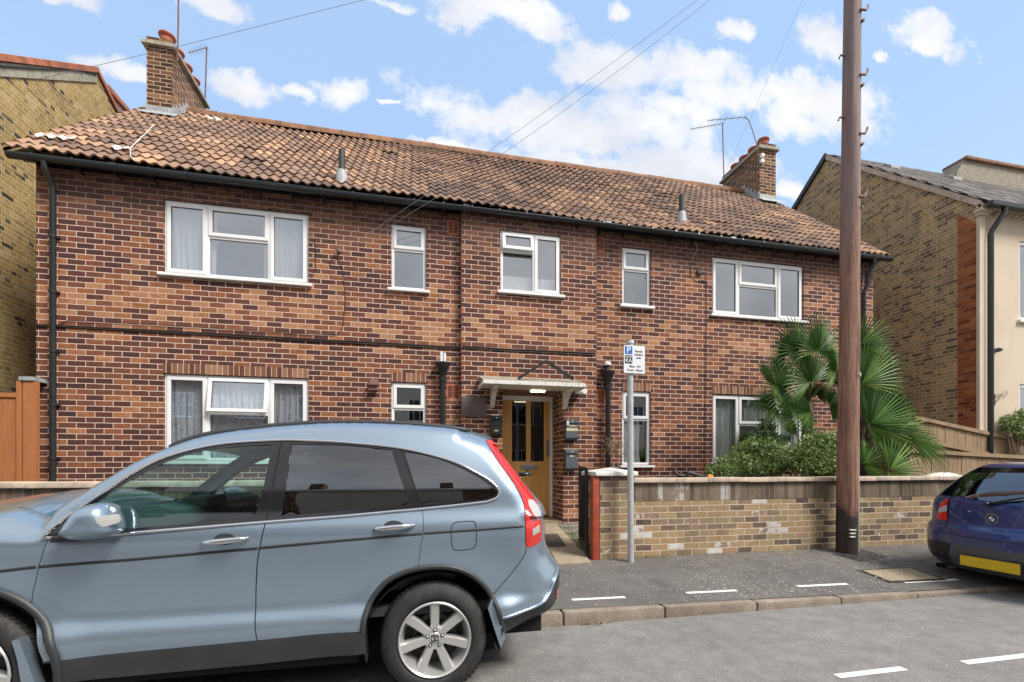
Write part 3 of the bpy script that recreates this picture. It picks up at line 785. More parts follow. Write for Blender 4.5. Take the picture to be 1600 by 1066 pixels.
# air bricks
def airbrick(pa, pb, ya, yb, Y):
    x0, x1 = X_(pa, Y), X_(pb, Y); z1, z0 = Z_(pa, ya, Y), Z_(pa, yb, Y)
    m = MB(); m.box(x0, x1, Y-.003, Y+.02, z0, z1)
    nb = 8
    m.cm = 1
    for i in range(nb):
        zz = z0+.02+(z1-z0-.04)*(i+.15)/nb; hh = (z1-z0-.04)/nb*.55
        for a, b in ((.1, .46), (.54, .9)): m.box(x0+(x1-x0)*a, x0+(x1-x0)*b, Y-.005, Y-.002, zz, zz+hh)
    m.build('air_brick', ['terracotta', 'dark_void'], house)
airbrick(699, 717, 344, 366, YF); airbrick(698, 718, 600, 623, YF); airbrick(935, 944, 370, 392, YF); airbrick(933.5, 945, 608, 631, YF)
# flue box, brown panel
def wallbox(pa, pb, ya, yb, Y, d, name, mat, par=house, bev=.01):
    x0, x1 = X_(pa, Y), X_(pb, Y); z1, z0 = Z_((pa+pb)/2, ya, Y), Z_((pa+pb)/2, yb, Y)
    m = MB(); m.box(x0, x1, Y-d, Y+.004, z0, z1, bev); return m.build(name, mat, par, smooth=True, auto=30), (x0, x1, z0, z1)
o, b = wallbox(577, 591, 594, 610, YF, .05, 'flue_cover', 'brick_box')
m = MB(); m.box(b[0]-.008, b[1]+.008, YF-.09, YF-.04, (b[2]+b[3])/2-.01, (b[2]+b[3])/2+.01, .004); m.box(b[0]-.008, b[1]+.008, YF-.10, YF-.04, b[2]-.012, b[2]+.006, .004); m.build('flue_lip', 'brick_box', o)
o, b = wallbox(721, 760, 620, 652, YB, .02, 'notice_board', 'brown_panel', bev=.006)
# cables on facade
def cab(pts, Y, r=.006, mat='cable', name='cable'):
    m = MB(); P3 = [P(a, b_, Y-.012) for a, b_ in pts]
    m.tube(P3, r, 6); return m.build(name, mat, house)
cab([(57, 507), (150, 512), (255, 517), (400, 525), (500, 531), (620, 537), (719, 543)], YF, .010)
cab([(57, 509), (150, 514), (255, 520), (400, 528), (500, 534), (620, 540), (719, 546)], YF, .010)
cab([(722, 541), (800, 546), (870, 549), (931, 552)], YB, .010)
cab([(722, 544), (800, 549), (870, 552), (931, 555)], YB, .008)
cab([(85, 510), (105, 501), (180, 504), (300, 511), (450, 521), (528, 523), (536, 510), (540, 470), (536, 420), (530, 405), (520, 402), (514, 415)], YF, .0045)
cab([(1103, 430), (1104, 470), (1103, 560), (1102, 650), (1100, 735)], YF, .005)
cab([(1088, 402), (1080, 415), (1079, 430), (1088, 440), (1098, 438), (1106, 445)], YF, .006)
cab([(490, 372), (493, 385), (493, 420), (489, 432)], YF, .004)
cab([(1342, 412), (1346, 440), (1343, 480), (1341, 520)], YF, .007)
cab([(1085, 372), (1090, 390), (1083, 402)], YF, .004, 'white_stone')
o, b = wallbox(1088, 1095, 423, 430, YF, .04, 'cable_box', 'cable')
# roof cable (pale)
m = MB(); m.tube([roofpt(a, b, .09) for a, b in ((243, 205), (235, 215), (222, 228), (208, 242), (208, 255), (215, 264))], .006, 6); m.build('roof_cable', 'white_stone', house)
# chimneys -------------------------------------------------------------
def chimney(x0, x1):
    y0, y1 = 10.15, 11.6; zt = E+Zc
    m = MB(); m.box(x0, x1, y0, y1, ZE+1.2, zt)
    ch = m.build('chimney', 'chimney_brick', house)
    m = MB(); m.box(x0-.07, x1+.07, y0-.07, y1+.07, zt-.15, zt-.09, .012); m.build('chimney_band', 'cement', ch)
    m = MB(); m.box(x0-.012, x1+.012, y0-.012, y1+.012, zt-.088, zt+.03, .012); m.build('chimney_cap', 'chimney_brick', ch)
    for i in range(4):
        yy = y0+.2+(y1-y0-.4)*i/3; xx = (x0+x1)/2+.04
        m = MB(); m.lathe((xx, yy, zt), [(.115, -.02), (.112, .10), (.128, .115), (.112, .13), (.112, .20), (.14, .225), (.15, .25), (.14, .275), (.12, .28), (.10, .20), (.10, .05), (0, .05)], n=20)
        m.build('chimney_pot', 'clay_pot', ch, smooth=True, auto=35)
    # lead flashing
    m = MB(); kk = (ZR-ZE-.045)/(YR-YF+.22)
    zf = ZE+.045+kk*(y0-(YF-.22))+.05
    m.box(x0-.014, x1+.014, y0-.014, y0+.02, zf-.12, zf+.14)
    m.face([(x0-.05, y0-.02, zf+.035), (x1+.12, y0-.02, zf+.035), (x1+.16, y0-.2, zf+.035-.18*kk), (x0-.06, y0-.2, zf+.035-.18*kk)])
    for sx, s in ((x1+.006, 1), (x0-.006, -1)):
        for i in range(5):
            ya = y0+i*.13; za = zf+kk*(ya-y0)
            m.box(sx-.01, sx+.01, ya, ya+.12, za-.1, za+.15+.06)
    m.build('flashing', 'lead', ch)
    return ch
Zc = (HZ-66)/F*(10.15/(CT+.755*ST))
chimney(HX0+.02, X_(269, 10.15)); chimney(X_(1187, 10.15), HX1+.02)

# ------------------------------------------------------------------ entrance
dr = empty('front_door', (DOORX0, YD, 0)); dr.parent = house; dr.location = Vector((DOORX0, YD, zs))-wloc(house)
dr['label'] = 'light oak door with two tall glass panes'
zt = E+1.19
m = MB(); fw = .055
x0, x1 = DOORX0+.002, DOORX1-.002
m.box(x0, x0+fw, YD-.03, YD+.08, zs, zt+.1, .004); m.box(x1-fw, x1, YD-.03, YD+.08, zs, zt+.1, .004); m.box(x0+fw, x1-fw, YD-.028, YD+.08, zt-.005, zt+.1, .004)
m.build('door_frame', 'upvc', dr)
a, b = x0+fw+.004, x1-fw-.004; z0, z1 = zs+.02, zt-.01
zg = Z_(820, 721, YD); gt = Z_(820, 625, YD)
m = MB(); st = .105
gx = [X_(800, YD), X_(822, YD), X_(829.5, YD), X_(850, YD)]
m.box(a, gx[0], YD, YD+.045, z0, z1, .004); m.box(gx[3], b, YD, YD+.045, z0, z1, .004)
m.box(gx[0], gx[3], YD+.001, YD+.044, gt, z1, .004); m.box(gx[1], gx[2], YD+.001, YD+.044, zg, gt, .004)
m.box(gx[0], gx[3], YD+.001, YD+.044, zg-.22, zg, .004); m.box(gx[0], gx[3], YD+.001, YD+.044, z0, z0+.2, .004)
m.box(gx[0], gx[3], YD+.018, YD+.036, z0+.19, zg-.21); m.box((gx[1]), gx[2], YD+.002, YD+.043, z0+.2, zg-.22, .003)
dl = m.build('door_leaf', 'oak', dr, smooth=True, auto=30)
for q in (0, 2):
    m = MB(); m.box(gx[q], gx[q+1], YD+.02, YD+.026, zg, gt); m.build('pane', 'door_glass', dl)
m = MB(); m.box(X_(815, YD), X_(838, YD), YD-.008, YD+.002, Z_(820, 733, YD), Z_(820, 728, YD), .003)
m.box(X_(813, YD), X_(840, YD), YD-.004, YD+.001, Z_(820, 734.5, YD), Z_(820, 726.5, YD), .001); m.build('letter_plate', 'steel', dl)
m = MB(); hx = X_(855.5, YD); m.box(hx-.025, hx+.03, YD-.005, YD+.001, Z_(856, 714, YD), Z_(856, 687, YD))
m.tube([(hx, YD-.002, Z_(856, 690, YD)), (hx, YD-.05, Z_(856, 691, YD)), (hx, YD-.05, Z_(856, 710, YD)), (hx, YD-.002, Z_(856, 711, YD))], .010, 10)
m.build('door_handle', 'steel', dl, smooth=True, auto=40)
m = MB(); m.box(DOORX0, DOORX1, YB+.02, YD+.02, .1, zs-.01, .0); m.build('door_step', 'path_concrete', house)
m = MB(); xo0, xo1 = DOORX0-.22, DOORX0-.005
# canopy
YC = YB-.46; cx0, cx1 = X_(755, YC), X_(914, YC); czf = Z_(835, 598, YC)
can = empty('porch_canopy', (0, 0, 0)); can.parent = house; can.location = Vector(((cx0+cx1)/2, YB, czf))-wloc(house)
zb1 = czf+.10; cz = czf
m = MB()
m.prismx([(YC, cz-.005), (YC, cz+.02), (YB-.002, zb1+.06), (YB-.002, zb1-.06), (YB-.1, cz-.02)], cx0, cx1)
m.build('canopy_roof', 'felt', can)
m = MB(); m.box(cx0-.01, cx1+.01, YC-.03, YC-.002, cz-.048, cz+.012, .006); m.box(cx0-.012, cx0+.012, YC, YB-.01, cz-.06, cz+.0, .005); m.box(cx1-.012, cx1+.012, YC, YB-.01, cz-.06, cz+.0, .005)
m.build('fascia', 'white_paint', can)
m = MB(); m.box(cx0+.02, cx1-.02, YC, YB-.003, cz-.045, cz-.02); m.build('canopy_soffit', 'white_paint', can)
for xx in (cx0+.22, cx1-.20):
    m = MB(); m.prismx([(YB-.003, cz-.05), (YB-.42, cz-.05), (YB-.42, cz-.085), (YB-.30, cz-.11), (YB-.16, cz-.19), (YB-.08, cz-.30), (YB-.003, cz-.36)], xx-.035, xx+.035)
    m.build('bracket', 'white_paint', can)
m = MB(); ya = YC+.12
A, B, C = P(811, 591, ya), P(853, 564, ya), P(897, 592, ya)
w = .032
def bar(m, a, b, w, y0, y1):
    d = (b-a); d.y = 0; d.normalize(); nrm = Vector((-d.z, 0, d.x))*w
    m.prism([(a.x-nrm.x, a.z-nrm.z), (b.x-nrm.x, b.z-nrm.z), (b.x+nrm.x, b.z+nrm.z), (a.x+nrm.x, a.z+nrm.z)], y0, y1)
w = .02; bar(m, A, B, w, ya, ya+.07); bar(m, C, B+Vector((.01, 0, .004)), w, ya+.004, ya+.066)
m.build('gable_frame', 'black_iron', can)
yl = YB-.02; lc = P(840, 608.5, YB+.02)
m = MB(); m.tube([(lc.x-.12, YB+.02, lc.z), (lc.x+.12, YB+.02, lc.z)], .05, 14); m.build('porch_lamp', 'lamp_glow', can, smooth=True, auto=50)
m = MB(); q = P(822, 605, YB+.2); m.box(q.x-.09, q.x+.09, YB+.1, YB+.25, q.z-.04, q.z+.05, .01); m.build('sensor_box', 'galv', can)
m = MB(); m.box(DOORX0+.004, DOORX1-.004, YD-.035, YD-.005, zt+.1, E+1.268); m.build('transom_panel', 'upvc', dr)
m = MB(); q = P(795, 607, YD-.04); m.box(q.x-.06, q.x+.05, YD-.040, YD-.034, q.z-.03, q.z+.03); m.build('warning_sticker', 'plate_yellow', dr)

# twin spot lamp
fl = empty('security_light', P(906, 608, YB-.1), 'small white twin security spotlight at the right end of the door canopy', 'light')
m = MB(); c = P(905, 607, YB-.06)
c = P(907, 612, YB-.2)
for s in (-1, 1):
    m.lathe((c.x+s*.06, c.y-.05, c.z), [(0, 0), (.045, .0), (.052, .02), (.035, .08), (0, .09)], 'y', 14)
m.box(c.x-.05, c.x+.05, c.y, YB-.002, c.z-.02, c.z+.02, .005)
m.build('lamp_head', 'upvc', fl, smooth=True, auto=40)
# mailboxes
def mailbox(pa, pb, ya, yb, mat, label, style):
    x0, x1 = X_(pa, YB), X_(pb, YB); z1, z0 = Z_(pa, ya, YB), Z_(pa, yb, YB); d = .10
    t = empty('mailbox', ((x0+x1)/2, YB, z0), label, 'mailbox', 'mailboxes beside the front door')
    m = MB(); m.prismx([(YB-.002, z0+.015), (YB-.002, z1-.03), (YB-d, z1-.05), (YB-d, z0+.04), (YB-d+.03, z0)], x0+.008, x1-.008); m.build('box', mat, t)
    m = MB(); m.prismx([(YB-.002, z1-.028), (YB-.002, z1), (YB-d-.02, z1-.03), (YB-d-.02, z1-.075), (YB-d-.012, z1-.075), (YB-d-.012, z1-.05)], x0, x1); m.build('lid', mat, t)
    m = MB(); zc = (z0+z1)/2
    if style == 1: m.box((x0+x1)/2-.03, (x0+x1)/2+.03, YB-d-.004, YB-d+.002, z0+.07, z0+.09); 
    if style == 2:
        m.box(x0+.012, x1-.012, YB-d-.004, YB-d+.002, zc-.03, zc+.02)
        m.box(x0+.06, x1-.04, YB-d-.0045, YB-d+.002, zc+.05, zc+.07)
    if style == 3: m.box((x0+x1)/2-.04, (x0+x1)/2+.03, YB-d-.004, YB-d+.002, zc+.05, zc+.075)
    m.build('name_plate', 'label_cream', t)
    m = MB(); xc = (x0+x1)/2; m.tube([(xc, YB-d-.026, z1-.05), (xc, YB-d-.018, z1-.05)], .010, 10)
    if style == 1: m.cm = 0; m.box(x0+.02, x1-.05, YB-d-.015, YB-.02, z1-.012, z1+.006)
    if style == 2: m.box(x0+.012, x0+.05, YB-d-.026, YB-d-.018, z1-.12, z1-.045, .004)
    m.build('lock', 'sign_white', t)
mailbox(764.5, 783, 649, 681, 'mail_black', 'black letter box stuffed with post, left of the oak door', 1)
mailbox(881, 901, 655, 688, 'mail_grey', 'upper grey letter box with paper label, right of the oak door', 2)
mailbox(881, 900, 702, 735, 'mail_grey', 'lower plain grey letter box, right of the oak door above the gate', 3)
m = MB(); xm0, xm1 = 1.55, 1.98
dm = [(1.25, 5.8), (1.98, 5.8), (2.10, 6.55), (1.25, 6.55)]
f = lambda y: .165+(zs-.165)*(y-5.0)/3.1+.012
m.faces([(x, y, f(y)) for x, y in dm]+[(x, y, f(y)-.01) for x, y in dm], [(0, 1, 2, 3), (0, 4, 5, 1), (1, 5, 6, 2), (2, 6, 7, 3), (3, 7, 4, 0)])
tag(m.build('doormat', 'mat_rubber'), 'dark brown rubber doormat lying on the concrete path', 'doormat')

# ------------------------------------------------------------------ boundary walls
CPT = E-.165
def bwall(x0, x1, label):
    t = empty('garden_wall', (x0, YW, .1), label, 'wall')
    zc = CPT-.055
    m = MB(); m.box(x0, x1, YW, YW+.215, .05, zc-.235); m.build('brickwork', 'wall_brick', t)
    m = MB(); m.box(x0, x1, YW-.003, YW+.213, zc-.234, zc); m.build('soldier_course', 'wall_cap_brick', t, uvswap=True)
    m = MB(); x = x0
    while x < x1-.02:
        l = min(rng.choice((.45, .6, .6)), x1-x)
        j = rng.uniform(-.003, .003)
        m.box(x+.003, x+l-.003, YW-.045, YW+.26, zc+j, CPT+j, .008); x += l
    m.box(x0, x1, YW-.03, YW+.24, zc-.002, CPT-.012)
    m.build('coping', 'coping', t, smooth=True, auto=30)
PX0, PX1 = X_(937, YW-.03), X_(990, YW-.03)
bwall(PX1-.01, 12.5, 'low yellow brick garden wall with stone coping, running from the pier behind the telegraph pole')
bwall(-9.5, .2, 'low garden wall section at the left, mostly hidden behind the silver blue car')
t = empty('gate_pier', (PX0, YW, .1), 'square yellow brick gate pier with a white stone cap beside the red post', 'pier')
zc = Z_(945, 744, YW-.05)
m = MB(); m.box(PX0, PX1, YW-.035, YW+.38, .05, zc); m.build('brickwork', 'wall_brick', t)
m = MB(); m.box(PX0-.07, PX1+.04, YW-.08, YW+.42, zc, zc+.055, .014)
v0 = zc+.053; m.faces([(PX0-.06, YW-.07, v0), (PX1+.03, YW-.07, v0), (PX1+.03, YW+.41, v0), (PX0-.06, YW+.41, v0), ((PX0+PX1)/2, YW+.17, v0+.05)], [(0, 1, 4), (1, 2, 4), (2, 3, 4), (3, 0, 4)])
m.build('cap', 'white_stone', t, smooth=True, auto=25)
rp = MB(); rx0, rx1 = X_(926.5, YW-.05), X_(937, YW-.05)
rp.box(rx0, rx1-.003, YW-.05, YW+.04, .13, zc-.005, .008); o = rp.build('gate_post', 'red_paint', smooth=True, auto=30); tag(o, 'square red painted timber gate post on the left of the brick pier', 'post')
# iron gate, open inwards
gt = empty('garden_gate', (rx0, YW+.06, .17), 'black iron bar gate standing open inwards beside the red post', 'gate')
gxn, gyn, gyf = rx0-.015, YW+.12, YW+.86
gxf = X_(906, gyf)
def gp(f, z): return (gxn+(gxf-gxn)*f, gyn+(gyf-gyn)*f, z)
z0g, z1g = .24, E-.07
m = MB()
for f, rr, zz in ((0, .022, z1g+.04), (1, .022, z1g+.06)): m.tube([gp(f, z0g-.04), gp(f, zz)], rr, 8)
for z in (z0g, z1g-.10, z0g+.05): m.tube([gp(0, z), gp(1, z)], .012, 6)
m.build('gate_frame', 'black_iron', gt, smooth=True, auto=40)
m = MB()
for i in range(1, 8): m.tube([gp(i/8, z0g), gp(i/8, z1g-.1+(.12 if i % 2 else .05))], .007, 6)
for i in range(6):
    f0 = .15+i*.13; pts = []
    for k in range(10):
        a = k/9*math.pi*1.7; pts.append((gxn+(gxf-gxn)*(f0+.06*math.cos(a)), gyn+(gyf-gyn)*(f0+.06*math.cos(a)), z1g-.01+.06*math.sin(a)))
    m.tube(pts, .006, 5)
m.build('gate_bar', 'black_iron', gt, smooth=True, auto=40)

# ------------------------------------------------------------------ permit sign
sp = P(985, 877, 5.0); YS = 4.95
t = empty('parking_sign', (sp.x, 5.0, .15), 'white permit parking sign on a galvanised post in front of the brick pier', 'sign')
m = MB(); m.tube([(sp.x+.006, 5.0, .1), (sp.x, 5.0, 1.2), (sp.x-.002, 5.0, Z_(985, 536, 5.0))], .037, 18)
m.build('post', 'galv', t, smooth=True, auto=40)
m = MB(); m.tube([(sp.x, 5.0, Z_(985, 537, 5.0)), (sp.x, 5.0, Z_(985, 533, 5.0))], .043, 18); m.build('post_cap', 'sign_white', t, smooth=True, auto=40)
sx0, sx1 = X_(974.5, YS), X_(1007.5, YS); sz1, sz0 = Z_(990, 540, YS), Z_(990, 583.5, YS)
def rrect(x0, x1, z0, z1, r, n=5):
    pts = []
    for cx, cz, a0 in ((x1-r, z1-r, 0), (x0+r, z1-r, 90), (x0+r, z0+r, 180), (x1-r, z0+r, 270)):
        for i in range(n+1):
            a = R(a0+90*i/n); pts.append((cx+r*math.cos(a), cz+r*math.sin(a)))
    return pts
m = MB(); m.prism(rrect(sx0, sx1, sz0, sz1, .012), YS-.004, YS); pl = m.build('sign_plate', 'sign_white', t)
m = MB(); m.prism(rrect(sx0-.003, sx1+.003, sz0-.003, sz1+.003, .014), YS-.002, YS+.003); m.build('plate_edge', 'sign_black', t)
W_, H_ = sx1-sx0, sz1-sz0
def sbox(a, b, c, d, mat, name, k=.0052):
    m = MB(); m.prism(rrect(sx0+W_*a, sx0+W_*b, sz0+H_*c, sz0+H_*d, .006), YS-k, YS-.003); return m.build(name, mat, pl)
sbox(.05, .40, .68, .96, 'sign_blue', 'parking_symbol'); sbox(.05, .40, .34, .64, 'sign_black', 'zone_box')
def text(body, x, z, size, Y, mat, parent, name='lettering', align='CENTER', ext=.0006, sx=1, rotz=0):
    cu = bpy.data.curves.new('t', 'FONT'); cu.body = body; cu.size = size; cu.align_x = align; cu.align_y = 'CENTER'; cu.extrude = ext; cu.offset = size*.012
    ob = bpy.data.objects.new('t', cu); COL.objects.link(ob)
    dg = bpy.context.evaluated_depsgraph_get(); dg.update()
    me = bpy.data.meshes.new_from_object(ob.evaluated_get(dg)); bpy.data.objects.remove(ob)
    me.materials.clear(); me.materials.append(MATS[mat])
    mat4 = Matrix.Translation(Vector((x, Y, z))-wloc(parent)) @ Matrix.Rotation(rotz, 4, 'Z') @ Matrix.Rotation(math.pi/2, 4, 'X') @ Matrix.Diagonal((sx, 1, 1, 1))
    me.transform(mat4)
    o = bpy.data.objects.new(name, me); COL.objects.link(o); o.parent = parent; return o
sxx = lambda f: sx0+W_*f
szz = lambda f: sz0+H_*f
text('P', sxx(.225), szz(.82), .11, YS-.0062, 'sign_white', pl)
text('ZONE', sxx(.225), szz(.575), .030, YS-.0062, 'sign_white', pl)
text('KA', sxx(.225), szz(.44), .062, YS-.0062, 'sign_white', pl)
for i, w_ in enumerate(('Permit', 'holders', 'only')): text(w_, sxx(.70), szz(.79-.115*i), .036, YS-.0055, 'sign_black', pl)
text('Mon - Fri', sxx(.52), szz(.24), .038, YS-.0055, 'sign_black', pl)
text('10 am - Noon', sxx(.51), szz(.11), .036, YS-.0055, 'sign_black', pl)

# ------------------------------------------------------------------ telegraph pole
YP = 4.98
pb = P(1323.5, 858, YP); ptop_px = 1334.5
t = empty('telegraph_pole', (pb.x, YP, .15), 'tall brown wooden telegraph pole with climbing pegs standing on the pavement', 'utility pole')
zt_ = E+8.05
def pole_x(z): return pb.x+(P(1332, 0, YP).x-pb.x)*(z-.15)/(Z_(1332, 0, YP)-.15)
def pole_r(z): return .126-.0036*(z-.15)
m = MB(); n = 32; K = 60; base = 0
for j in range(K+1):
    z = .05+(zt_-.05)*j/K
    for i in range(n):
        a = 2*math.pi*i/n; rr = pole_r(z)*(1+.02*math.sin(3*a+z*1.3)+.012*math.sin(7*a-z*2)+rng.uniform(-.006, .006))
        m.v.append((pole_x(z)+rr*math.cos(a), YP+rr*math.sin(a), z))
for j in range(K):
    for i in range(n):
        a, b = j*n+i, j*n+(i+1) % n; m.f.append((a, b, b+n, a+n)); m.m.append(0); m.r.append(0)
m.f.append(tuple(K*n+i for i in range(n))); m.m.append(0); m.r.append(0)
m.build('pole', 'pole_wood', t, smooth=True, auto=60)
m = MB(); zq = Z_(1338, 562, YP); xq = pole_x(1.5)+.128
m.box(xq-.012, xq+.022, YP-.035, YP+.035, .1, zq, .006); m.build('cable_guard', 'galv', t)
for yy, s in ((22, 1), (122, 1), (213, 1), (310, 1), (90, -1), (187, -1)):
    z = Z_(1330, yy, YP); x = pole_x(z)+s*pole_r(z)*.75
    m = MB()
    if s > 0: m.tube([(x-.07, YP-.11, z-.04), (x+.03, YP-.10, z-.02), (x+.11, YP-.06, z+.07), (x+.125, YP-.055, z+.11)], .014, 8); m.lathe((x-.02, YP-.118, z-.17), [(0, 0), (.02, 0), (.02, .03), (0, .03)], 'y', 10)
    else: m.tube([(x, YP, z), (x-.09, YP+.02, z+.02), (x-.11, YP+.02, z-.03)], .011, 8)
    m.build('climbing_peg', 'rust_metal', t, smooth=True, auto=40)
m = MB()
for k in range(3): m.box(pole_x(.4)-.085, pole_x(.4)-.02+.01*k, YP-.131, YP-.10, .36+k*.045, .375+k*.045)
o = m.build('pole_tag', 'white_stone', t)
text('Hn', pole_x(1.9)+.055, Z_(1333, 588, YP), .085, YP-.123, 'white_stone', t, sx=.7, rotz=R(28))
m = MB(); m.faces([(p.x, p.y, p.z) for p in (G(1300, 864, .15), G(1345, 873, .15), G(1388, 866, .15), G(1345, 858, .15))], [(0, 1, 2, 3)])
for v in range(4): m.v[v] = (m.v[v][0], m.v[v][1], pz(m.v[v][1], m.v[v][0])+.004)
tag(m.build('tarmac_patch', 'cladding'), kind='structure')
# aerial wires from the pole top
top = Vector((pole_x(zt_-.15), YP, zt_-.15))
def wire(pa, Y, label, sag=.15, r=.006, off=0):
    a = P(pa[0], pa[1], Y); b = top+Vector((off, 0, off)); pts = []
    for i in range(25):
        f = i/24; p = a.lerp(b, f); p.z -= sag*4*f*(1-f); pts.append(p)
    m = MB(); m.tube(pts, r, 5); tag(m.build('telephone_wire', 'wire'), label, 'wire', 'telephone wires strung from the pole top')
wire((533, 393), YF-.05, 'left one of two thin wires running close together above the roof ridge', .12, .0027)
wire((537, 396), YF-.05, 'right one of two thin wires running close together above the roof ridge', .28, .0027, .05)
wire((1085, 372), YF-.05, 'thin wire rising from the right part of the roof towards the pole', .1, .0016)
# wire crossing the sky at upper left
a = P(-60, 152, 9.4); b = P(600, -8, 8.2); e = b+(b-a)*.9
m = MB(); m.tube([a, a.lerp(b, .5)-Vector((0, 0, .03)), b, e], .0036, 5); tag(m.build('telephone_wire', 'wire'), 'dark wire sagging across the sky past the left chimney', 'wire', 'telephone wires strung from the pole top')
# wall bracket for wires
m = MB(); c = P(530, 393, YF); m.box(c.x-.02, c.x+.02, YF-.06, YF, c.z-.03, c.z+.03, .005); m.tube([(c.x-.05, YF-.04, c.z), (c.x+.06, YF-.05, c.z-.04)], .012, 6); m.build('wire_bracket', 'rust_metal', house)

# manhole
mh = [G(a, b, .135) for a, b in ((1352, 884), (1429, 880), (1466, 893), (1378, 901))]
xs0, xs1 = min(p.x for p in mh), max(p.x for p in mh); ys0, ys1 = min(p.y for p in mh), max(p.y for p in mh)
t = empty('manhole_cover', ((xs0+xs1)/2, (ys0+ys1)/2, .14), 'rectangular manhole cover with pale infill set in the pavement right of the pole', 'manhole cover')
m = MB(); m.faces([(x, y, pz(y, x)+.004) for x, y in ((xs0+.1, ys0), (xs1-.15, ys0), (xs1-.05, ys1), (xs0+.2, ys1))], [(0, 1, 2, 3)]); m.build('frame', 'cable', t)
m = MB(); m.faces([(x, y, pz(y, x)+.009) for x, y in ((xs0+.16, ys0+.04), (xs1-.2, ys0+.04), (xs1-.11, ys1-.04), (xs0+.24, ys1-.04))], [(0, 1, 2, 3)]); m.build('infill', 'path_concrete', t)

# litter: fallen petals & dry leaves
def scatter(name, mat, n, area, size, bias=None, kindlabel=None, seed=1):
    r = random.Random(seed); m = MB()
    while len(m.f) < n:
        px, py = r.uniform(area[0], area[1]), r.uniform(area[2], area[3])
        if bias and r.random() > bias(px, py): continue
        q = G(px, py, .14)
        if q.y < YK+.12 or q.y > 5.19: continue
        s = size*r.uniform(.4, 1.3); a = r.uniform(0, 6.28); c, d = math.cos(a)*s, math.sin(a)*s; z = pz(q.y, q.x)+.003+r.uniform(0, .004)
        k = r.uniform(.4, .9)
        m.face([(q.x+c, q.y+d, z), (q.x-d*k, q.y+c*k, z+r.uniform(0, .004)), (q.x-c, q.y-d, z), (q.x+d*k, q.y-c*k, z+r.uniform(0, .004))])
    tag(m.build(name, mat), kindlabel, 'litter', kind='stuff')
scatter('fallen_petals', 'petal', 1300, (880, 1480, 862, 945), .0085, lambda x, y: (.85 if 1060 < x < 1420 else .22)*(1.15-abs(y-900)/60), 'pale fallen petals scattered over the pavement', 2)
scatter('dead_leaves', 'dry_leaf', 420, (940, 1480, 862, 876), .016, None, 'dry brown leaves lying along the foot of the garden wall', 3)
m = MB(); r = random.Random(5)
for i in range(70):
    q = G(r.gauss(925, 12), r.gauss(974.5, 1.5), .0); s = r.uniform(.006, .016); a = r.uniform(0, 6)
    if q.y > YK-.005: q.y = YK-.01
    m.face([(q.x+s*math.cos(a), q.y+s*math.sin(a), .005), (q.x-s*math.sin(a), q.y+s*math.cos(a)*.5, .012), (q.x-s*math.cos(a), q.y-s*math.sin(a), .005)])
tag(m.build('gutter_leaves', 'dry_leaf'), 'small heap of dry leaves in the road against the kerb', 'litter', kind='stuff')
m = MB(); r = random.Random(9)
for i in range(260):
    px = r.choice((r.gauss(1010, 22), r.uniform(950, 1300), r.gauss(1390, 22))); q = G(px, 872, .15); q.y = 5.19-r.uniform(0, .07); z = pz(q.y, q.x)
    a = r.uniform(-.8, .8); h = r.uniform(.015, .05)
    m.cr = r.random(); m.face([(q.x-.003, q.y, z), (q.x+.003, q.y, z), (q.x+h*a, q.y-r.uniform(0, .03), z+h)])
tag(m.build('dry_grass', 'grass_leaf', rnd=True), 'tufts of dry grass at the foot of the wall', 'grass', kind='stuff')

# ------------------------------------------------------------------ plants
def fan(m, hub, direction, rad, r, spread=150, nseg=34, droop=.25):
    d = direction.normalized()
    n = Vector((r.uniform(-.35, .35), -1, r.uniform(.0, .7))); n = (n-d*n.dot(d)).normalized(); s = d.cross(n).normalized()
    tone = r.uniform(-.15, .15)
    for i in range(nseg):
        a = R(-spread+2*spread*(i+.5)/nseg); da = R(spread/nseg)
        L = rad*(.72+.28*math.cos(a*.62))*r.uniform(.92, 1.05)
        f = lambda ang, l, lift: hub+(d*math.cos(ang)+s*math.sin(ang))*l+n*(lift+l*l/rad*-droop*.4)-Vector((0, 0, droop*.35*(l/rad)**2.5*rad))
        m.cr = min(1, max(0, r.uniform(.12, .78)+tone))
        inner = rad*.06; mid = L*.42; rid = .012
        a0, a1 = a-da, a+da
        p0, p1, pr0 = f(a0, inner, 0), f(a1, inner, 0), f(a, inner, rid)
        q0, q1, qr = f(a0+da*.06, mid, 0), f(a1-da*.06, mid, 0), f(a, mid, rid*1.6)
        u0, u1, ur = f(a-da*.30, L*.78, 0), f(a+da*.30, L*.78, 0), f(a, L*.78, rid*.8)
        tip = f(a+r.uniform(-.02, .02), L, -.01)-Vector((0, 0, r.uniform(0, .06)*rad))
        m.face([p0, pr0, qr, q0]); m.cr = min(1, m.cr+.16); m.face([pr0, p1, q1, qr]); m.face([qr, q1, u1, ur]); m.cr = max(0, m.cr-.16); m.face([q0, qr, ur, u0]); m.face([u0, ur, tip]); m.face([ur, u1, tip])
